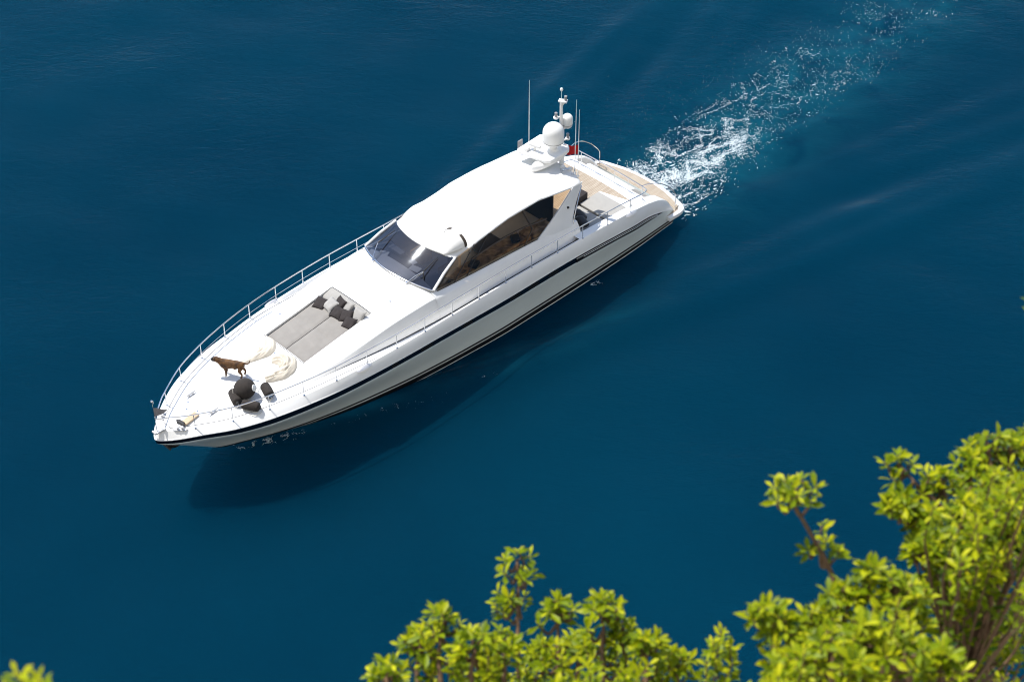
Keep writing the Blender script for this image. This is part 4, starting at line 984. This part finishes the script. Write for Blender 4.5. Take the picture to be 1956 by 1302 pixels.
fm = bpy.data.meshes.new('wake_foam'); fm.from_pydata(FVa.tolist(), [], FFa.tolist()); fm.materials.append(mat('white_sea_foam', (.56, .64, .67), .8))
fo = bpy.data.objects.new('wake_foam', fm); COL.objects.link(fo); tag(fo, 'white foam of the wake behind the yacht and along its sides', 'foam', kind='stuff')

# ------------------------------------------------------------------ cliff under the viewpoint
rows = []
for i in range(161):
    x = -160+2.0*i; bay = .0045*max(0, abs(x)-28)**2; r_ = []
    for j in range(96):
        sj = -70+j*1.0 if j < 66 else -4+(j-66)*.9        # distance seaward from the cliff edge
        k_ = min(1, (abs(x)/10)**2 + max(0, -sj-5)/8)
        y = CAMP.y+.35-.02*abs(x)+bay+sj+k_*1.5*mnoise.noise(Vector((x*.12, sj*.2, 1)))
        z = CAMP.z-1.95-max(0, sj)*2.3 + max(0, -sj-6)*1.5
        rough = min(1, max(0, sj)/3+max(0, -sj-6)/4)
        z += rough*(3.2*mnoise.fractal(Vector((x*.11, sj*.13, z*.05)), 1.0, 2.0, 6)-1.2)
        r_.append((x, y, max(z, -6)))
    rows.append(r_)
mb = MB(); mb.grid(rows)
def rock_mat():
    m = mat('limestone_cliff', (.45, .40, .33), .9, bump=.8, bscale=3); t = m.node_tree; p = t.nodes['Principled BSDF']; L = t.links; N = t.nodes.new
    tc = N('ShaderNodeTexCoord'); n = N('ShaderNodeTexNoise'); n.inputs['Scale'].default_value = .6; n.inputs['Detail'].default_value = 8; L.new(tc.outputs['Object'], n.inputs['Vector'])
    r = N('ShaderNodeValToRGB'); e = r.color_ramp.elements; e[0].position = .35; e[0].color = (.26, .23, .14, 1); e[1].position = .5; e[1].color = (.64, .58, .49, 1); L.new(n.outputs['Fac'], r.inputs[0]); L.new(r.outputs[0], p.inputs['Base Color']); return m
cl = mb.build('cliff', rock_mat(), smooth=True); tag(cl, kind='structure')

# ------------------------------------------------------------------ shrubs on the cliff, close to the viewpoint
def leaf_mat():
    m = bpy.data.materials.new('glossy_yellow_green_leaf'); m.use_nodes = True; t = m.node_tree; p = t.nodes['Principled BSDF']; L = t.links; N = t.nodes.new
    g = N('ShaderNodeNewGeometry'); r = N('ShaderNodeValToRGB'); e = r.color_ramp.elements
    e[0].color = (.016, .045, .002, 1); e[1].color = (.56, .55, .010, 1); k = e.new(.58); k.color = (.19, .26, .002, 1)
    a_ = N('ShaderNodeAttribute'); a_.attribute_name = 'youth_shade'  # leaf age plus painted inner shade: tone darkens down the shoot
    q = N('ShaderNodeMath'); q.operation = 'MULTIPLY_ADD'; q.inputs[1].default_value = .42; q.inputs[2].default_value = -.08; L.new(g.outputs['Random Per Island'], q.inputs[0])
    q2 = N('ShaderNodeMath'); q2.operation = 'MULTIPLY_ADD'; q2.inputs[1].default_value = .66; L.new(a_.outputs['Fac'], q2.inputs[0]); L.new(q.outputs[0], q2.inputs[2])
    L.new(q2.outputs[0], r.inputs[0]); L.new(r.outputs[0], p.inputs['Base Color']); p.inputs['Roughness'].default_value = .45; p.inputs['Specular IOR Level'].default_value = .22
    tr = N('ShaderNodeBsdfTranslucent'); hs = N('ShaderNodeHueSaturation'); hs.inputs['Saturation'].default_value = 1.1; hs.inputs['Value'].default_value = 1.5
    L.new(r.outputs[0], hs.inputs['Color']); L.new(hs.outputs[0], tr.inputs[0])
    mx = N('ShaderNodeMixShader'); mx.inputs[0].default_value = .32; L.new(p.outputs[0], mx.inputs[1]); L.new(tr.outputs[0], mx.inputs[2])
    L.new(mx.outputs[0], t.nodes['Material Output'].inputs[0]); return m
M['leaf'] = leaf_mat()
RC = cam.matrix_world.to_3x3()
def campt(u, v, d):
    r_ = Vector(((u-978)/3500, -(v-651)/3500, -1)).normalized(); return CAMP + (RC @ r_)*d
def shrub(lbl, root, tips, rnd, leafL=.043, sprigs=(), group='leafy shrubs on the cliff edge'):
    """tips: world points of shoot ends; each gets a bent twig with whorls of leaves, twigs join limbs from the root"""
    root = Vector(root); t = thing('shrub', lbl, 'shrub', Matrix.Translation(root), group)
    wood = MB(); lv = MB(); age_shade = []; L0 = [Vector(p)-root for p in tips]
    cen = sum(L0, Vector())/len(L0)
    hubs = []
    nh = max(3, len(L0)//5)
    for k in range(nh): hubs.append(L0[rnd.randrange(len(L0))].lerp(cen*.75, .45)+Vector((rnd.uniform(-.1, .1), rnd.uniform(-.1, .1), -.35)))
    for h_ in hubs:
        mid = h_*.55+Vector((rnd.uniform(-.15, .15), rnd.uniform(-.15, .15), .1)); pts = catmull([Vector((0, 0, -.1)), mid, h_], 6)
        wood.tube(pts, [.022-.016*i/(len(pts)-1) for i in range(len(pts))], 7)
    L1 = list(L0)
    for stem, stips in sprigs:
        pts = catmull([Vector(p)-root for p in stem], 5); base = min(hubs, key=lambda q: (q-pts[0]).length)
        full = [base] + pts; stemhubs = pts; wood.tube(full, [.009-.006*i/(len(full)-1) for i in range(len(full))], 6)
        L1 += [(Vector(p)-root, pts) for p in stips]
    for tip in L1:
        tip, hl = tip if isinstance(tip, tuple) else (tip, hubs)
        hb = min(hl, key=lambda q: (q-tip).length)
        d0 = (tip-hb); up = Vector((rnd.uniform(-.3, .3), rnd.uniform(-.3, .3), 1)).normalized()
        dr = (d0.normalized()*.45+up*.75).normalized()
        Ls = min(d0.length*.8, rnd.uniform(.20, .36)); b_ = tip-dr*Ls
        pts = catmull([hb, hb.lerp(b_, .55)+Vector((0, 0, -.03)), b_, b_.lerp(tip, .5)+Vector((rnd.uniform(-.015, .015), rnd.uniform(-.015, .015), 0)), tip], 4)
        wood.tube(pts, [.006-.0042*i/(len(pts)-1) for i in range(len(pts))], 5)
        n = rnd.randint(8, 14) if hl is not hubs else rnd.randint(20, 32); ph = rnd.uniform(0, 6)
        for k in range(n):
            f = (k/(n-1))**.48; q = b_.lerp(tip, f)
            ph += 2.4+rnd.uniform(-.3, .3)
            a = dr.cross(Vector((.3, .2, 1))).normalized(); b2 = dr.cross(a)
            out = a*math.cos(ph)+b2*math.sin(ph); lift = rnd.uniform(-.1, .55)+.75*max(0, f-.75)*4*.6
            ld = (out+dr*lift+Vector((0, 0, .15))).normalized()
            sz = leafL*rnd.choice((.62, .8, .95, 1.0, 1.15))*rnd.uniform(.85, 1.1)*(1-.35*max(0, f-.85)/.15)
            wv = ld.cross(Vector((0, 0, 1))); wv = (wv if wv.length > .1 else ld.cross(Vector((1, 0, 0)))).normalized()
            wv = (Matrix.Rotation(rnd.uniform(-.8, .8), 3, ld) @ wv); nv = wv.cross(ld).normalized(); w_ = sz*rnd.uniform(.17, .23)
            o = len(lv.v); st = .12*sz
            P = [q, q+ld*(st+sz*.34)+wv*w_*.75+nv*.2*w_, q+ld*(st+sz*.34)-wv*w_*.75+nv*.2*w_, q+ld*(st+sz*.66)+wv*w_*.95+nv*.2*w_, q+ld*(st+sz*.66)-wv*w_*.95+nv*.2*w_,
                 q+ld*(st+sz)-nv*.10*sz, q+ld*(st+sz*.30)-nv*.02*sz, q+ld*(st+sz*.68)-nv*.03*sz]
            lv.v += [tuple(x) for x in P]; age_shade += [f]*len(P)
            for f_ in ((0, 1, 6), (0, 6, 2), (1, 3, 7, 6), (6, 7, 4, 2), (3, 5, 7), (7, 5, 4)): lv.f.append(tuple(o+i for i in f_)); lv.m.append(0)
    for nm, b_, m_ in (('branches', wood, M['bark']), ('foliage', lv, M['leaf'])):
        me_ = bpy.data.meshes.new(nm); me_.from_pydata(b_.v, [], b_.f); me_.materials.append(m_)
        if nm == 'foliage':
            at_ = me_.attributes.new('youth_shade', 'FLOAT', 'POINT'); at_.data.foreach_set('value', age_shade)
        me_.polygons.foreach_set('use_smooth', [True]*len(b_.f)); o_ = bpy.data.objects.new(nm, me_); COL.objects.link(o_); o_.parent = t
    return t
def fill(circles, rnd, d0, d1):
    out = []
    for cx, cy, r_, n in circles:
        for _ in range(max(1, int(n*1.05))):
            a = rnd.uniform(0, 2*math.pi); q = r_*math.sqrt(rnd.random()); out.append(campt(cx+q*math.cos(a), cy+q*math.sin(a), rnd.uniform(d0, d1)))
    return out
def sprig(u, v, h, d, rnd, w_=42, lean=0):
    P = lambda a, b: campt(a, b, d+rnd.uniform(-.06, .06))
    k0 = rnd.uniform(-6, 6); stem = [campt(u+lean*h, v+h, d), campt(u+lean*h*.6+k0, v+h*.62, d), campt(u+lean*h*.25-k0*.5, v+h*.3, d), campt(u, v+14, d)]
    tips = [P(u+w_*math.cos(a)*rnd.uniform(.45, 1.0), v+16+w_*.55*math.sin(a)*rnd.uniform(.4, 1.0)) for a in [i*2*math.pi/6+rnd.uniform(-.3, .3) for i in range(6)]] + [P(u, v)]
    n = max(2, int(h/26))
    for i in range(n):
        t_ = .32+.62*i/n; sd = 1 if (i % 2) else -1
        tips.append(P(u+lean*h*t_+sd*rnd.uniform(16, 40), v+h*t_+rnd.uniform(-14, 6)))
    return stem, tips
def cliffroot(u, v, d):
    p = campt(u, v, d); return (p.x, p.y, CAMP.z-1.75-max(0, p.y-1)*2.15-1.2)
rnd = random.Random(21)
tips = []
SPR = [sprig(u, v, h, d, rnd, w_) for u, v, h, d, w_ in ((842, 1172, 130, 5.6, 48), (800, 1205, 110, 5.65, 34), (905, 1212, 110, 5.5, 46), (962, 1205, 90, 5.6, 34), (1066, 1146, 170, 5.8, 36), (1152, 1142, 170, 5.7, 42), (1190, 1185, 120, 5.75, 30), (1235, 1215, 110, 5.6, 34), (1290, 1242, 90, 5.7, 36), (738, 1268, 70, 5.5, 34), (1035, 1228, 80, 6.2, 32), (1105, 1212, 90, 6.2, 32))]
tips += fill([(870, 1290, 65, 7), (960, 1288, 75, 8), (1060, 1290, 75, 7), (1160, 1285, 70, 8), (1235, 1305, 50, 5), (775, 1325, 40, 3), (1000, 1380, 180, 20)], rnd, 5.2, 6.4)
shrub('yellow-green shrub at the bottom centre with one tall upright sprig', cliffroot(1010, 1330, 5.7), tips, rnd, sprigs=SPR+[([campt(*p) for p in ((990, 1255, 5.9), (989, 1190, 5.9), (990, 1120, 5.9), (988, 1075, 5.9))], [campt(*p) for p in ((965, 1068, 5.9), (988, 1052, 5.9), (1014, 1062, 5.9), (960, 1092, 5.85), (1016, 1092, 5.95), (995, 1098, 5.8), (950, 1130, 5.9), (972, 1140, 5.85), (945, 1152, 5.9), (962, 1168, 5.9), (1005, 1135, 6.0))])])
tips = []
SPR = [sprig(u, v, h, d, rnd, w_, ln_) for u, v, h, d, w_, ln_ in ((1800, 902, 140, 5.7, 38, .2), (1850, 868, 130, 5.8, 34, .1), (1888, 832, 150, 5.8, 40, .1), (1932, 836, 140, 5.85, 42, 0), (1965, 822, 150, 5.9, 40, 0), (1745, 965, 120, 5.6, 34, .5), (1760, 1035, 100, 5.6, 34, .5), (1712, 948, 60, 5.6, 26, .9), (1905, 905, 120, 5.5, 40, 0), (1850, 960, 120, 5.5, 40, .1), (1930, 985, 120, 5.4, 40, 0), (1800, 1020, 110, 5.5, 36, .2))]
tips += fill([(1905, 975, 85, 18), (1835, 1025, 80, 13), (1800, 980, 45, 4), (1920, 1070, 100, 12), (1805, 1095, 60, 8), (1990, 910, 60, 10), (2000, 1060, 100, 8)], rnd, 5.0, 6.4) + fill([(1905, 1185, 80, 12), (1850, 1240, 60, 7), (1970, 1180, 70, 8)], rnd, 5.9, 6.9)
shrub('tallest yellow-green shrub filling the right edge, with a leaning top-left sprig', cliffroot(1850, 1250, 5.7), tips, rnd, sprigs=SPR+[([campt(*p) for p in ((1605, 1165, 5.3), (1588, 1095, 5.3), (1552, 1025, 5.25), (1518, 965, 5.2), (1510, 940, 5.2))], [campt(*p) for p in ((1478, 932, 5.2), (1500, 918, 5.22), (1530, 914, 5.2), (1560, 928, 5.2), (1485, 955, 5.15), (1525, 945, 5.12), (1548, 955, 5.2), (1507, 935, 5.15), (1578, 1030, 5.35), (1600, 1050, 5.3), (1545, 1052, 5.25), (1570, 1000, 5.4))]),
    ([campt(*p) for p in ((1850, 1020, 5.7), (1795, 965, 5.65), (1752, 925, 5.6), (1722, 892, 5.6))], [campt(*p) for p in ((1690, 884, 5.6), (1715, 870, 5.6), (1742, 888, 5.6), (1770, 905, 5.62), (1705, 915, 5.6), (1725, 945, 5.55), (1760, 945, 5.6), (1735, 985, 5.65), (1800, 930, 5.7), (1775, 990, 5.6))]),
    ([campt(*p) for p in ((2010, 830, 5.9), (1995, 720, 5.9), (1978, 640, 5.85), (1974, 590, 5.85))], [campt(*p) for p in ((1978, 580, 5.85), (1984, 600, 5.85), (1976, 612, 5.85))])])
tips = []
SPR = [sprig(u, v, h, d, rnd, w_, ln_) for u, v, h, d, w_, ln_ in ((1468, 1152, 110, 4.9, 40, .2), (1508, 1182, 90, 4.9, 34, .1), (1562, 1158, 110, 5.0, 38, 0), (1615, 1118, 120, 5.0, 38, 0), (1664, 1080, 130, 5.0, 36, 0), (1714, 1100, 110, 5.0, 36, 0), (1745, 1135, 100, 5.1, 34, 0), (1590, 1205, 90, 4.7, 40, 0), (1660, 1190, 90, 4.7, 40, 0), (1520, 1245, 80, 4.7, 38, 0), (1730, 1225, 90, 4.7, 40, 0), (1640, 1262, 80, 4.6, 40, 0), (1800, 1235, 80, 4.8, 34, 0))]
tips += fill([(1520, 1262, 75, 10), (1620, 1215, 75, 12), (1715, 1205, 70, 10), (1700, 1285, 90, 11), (1580, 1300, 90, 10), (1470, 1305, 55, 7), (1820, 1285, 60, 4), (1930, 1285, 45, 4), (1700, 1390, 200, 14)], rnd, 4.5, 5.6)
shrub('low dense yellow-green shrub in the lower right corner, in front of the tallest', cliffroot(1650, 1330, 5.0), tips, rnd, sprigs=SPR)
tips = [campt(u, v, d) for u, v, d in ((1378, 1205, 5.4), (1362, 1225, 5.4), (1395, 1230, 5.4), (1400, 1265, 5.4), (1350, 1262, 5.4), (1385, 1330, 5.4))]
shrub('thin lone sprig between the bottom centre shrub and the lower right shrub', cliffroot(1385, 1400, 5.4), tips, rnd, .04)
tips = [campt(u, v, d) for u, v, d in ((30, 1284, 3.3), (72, 1296, 3.3), (5, 1330, 3.3))]
shrub('blurred tips of a shrub peeking into the bottom left corner', cliffroot(30, 1420, 3.6), tips, rnd)
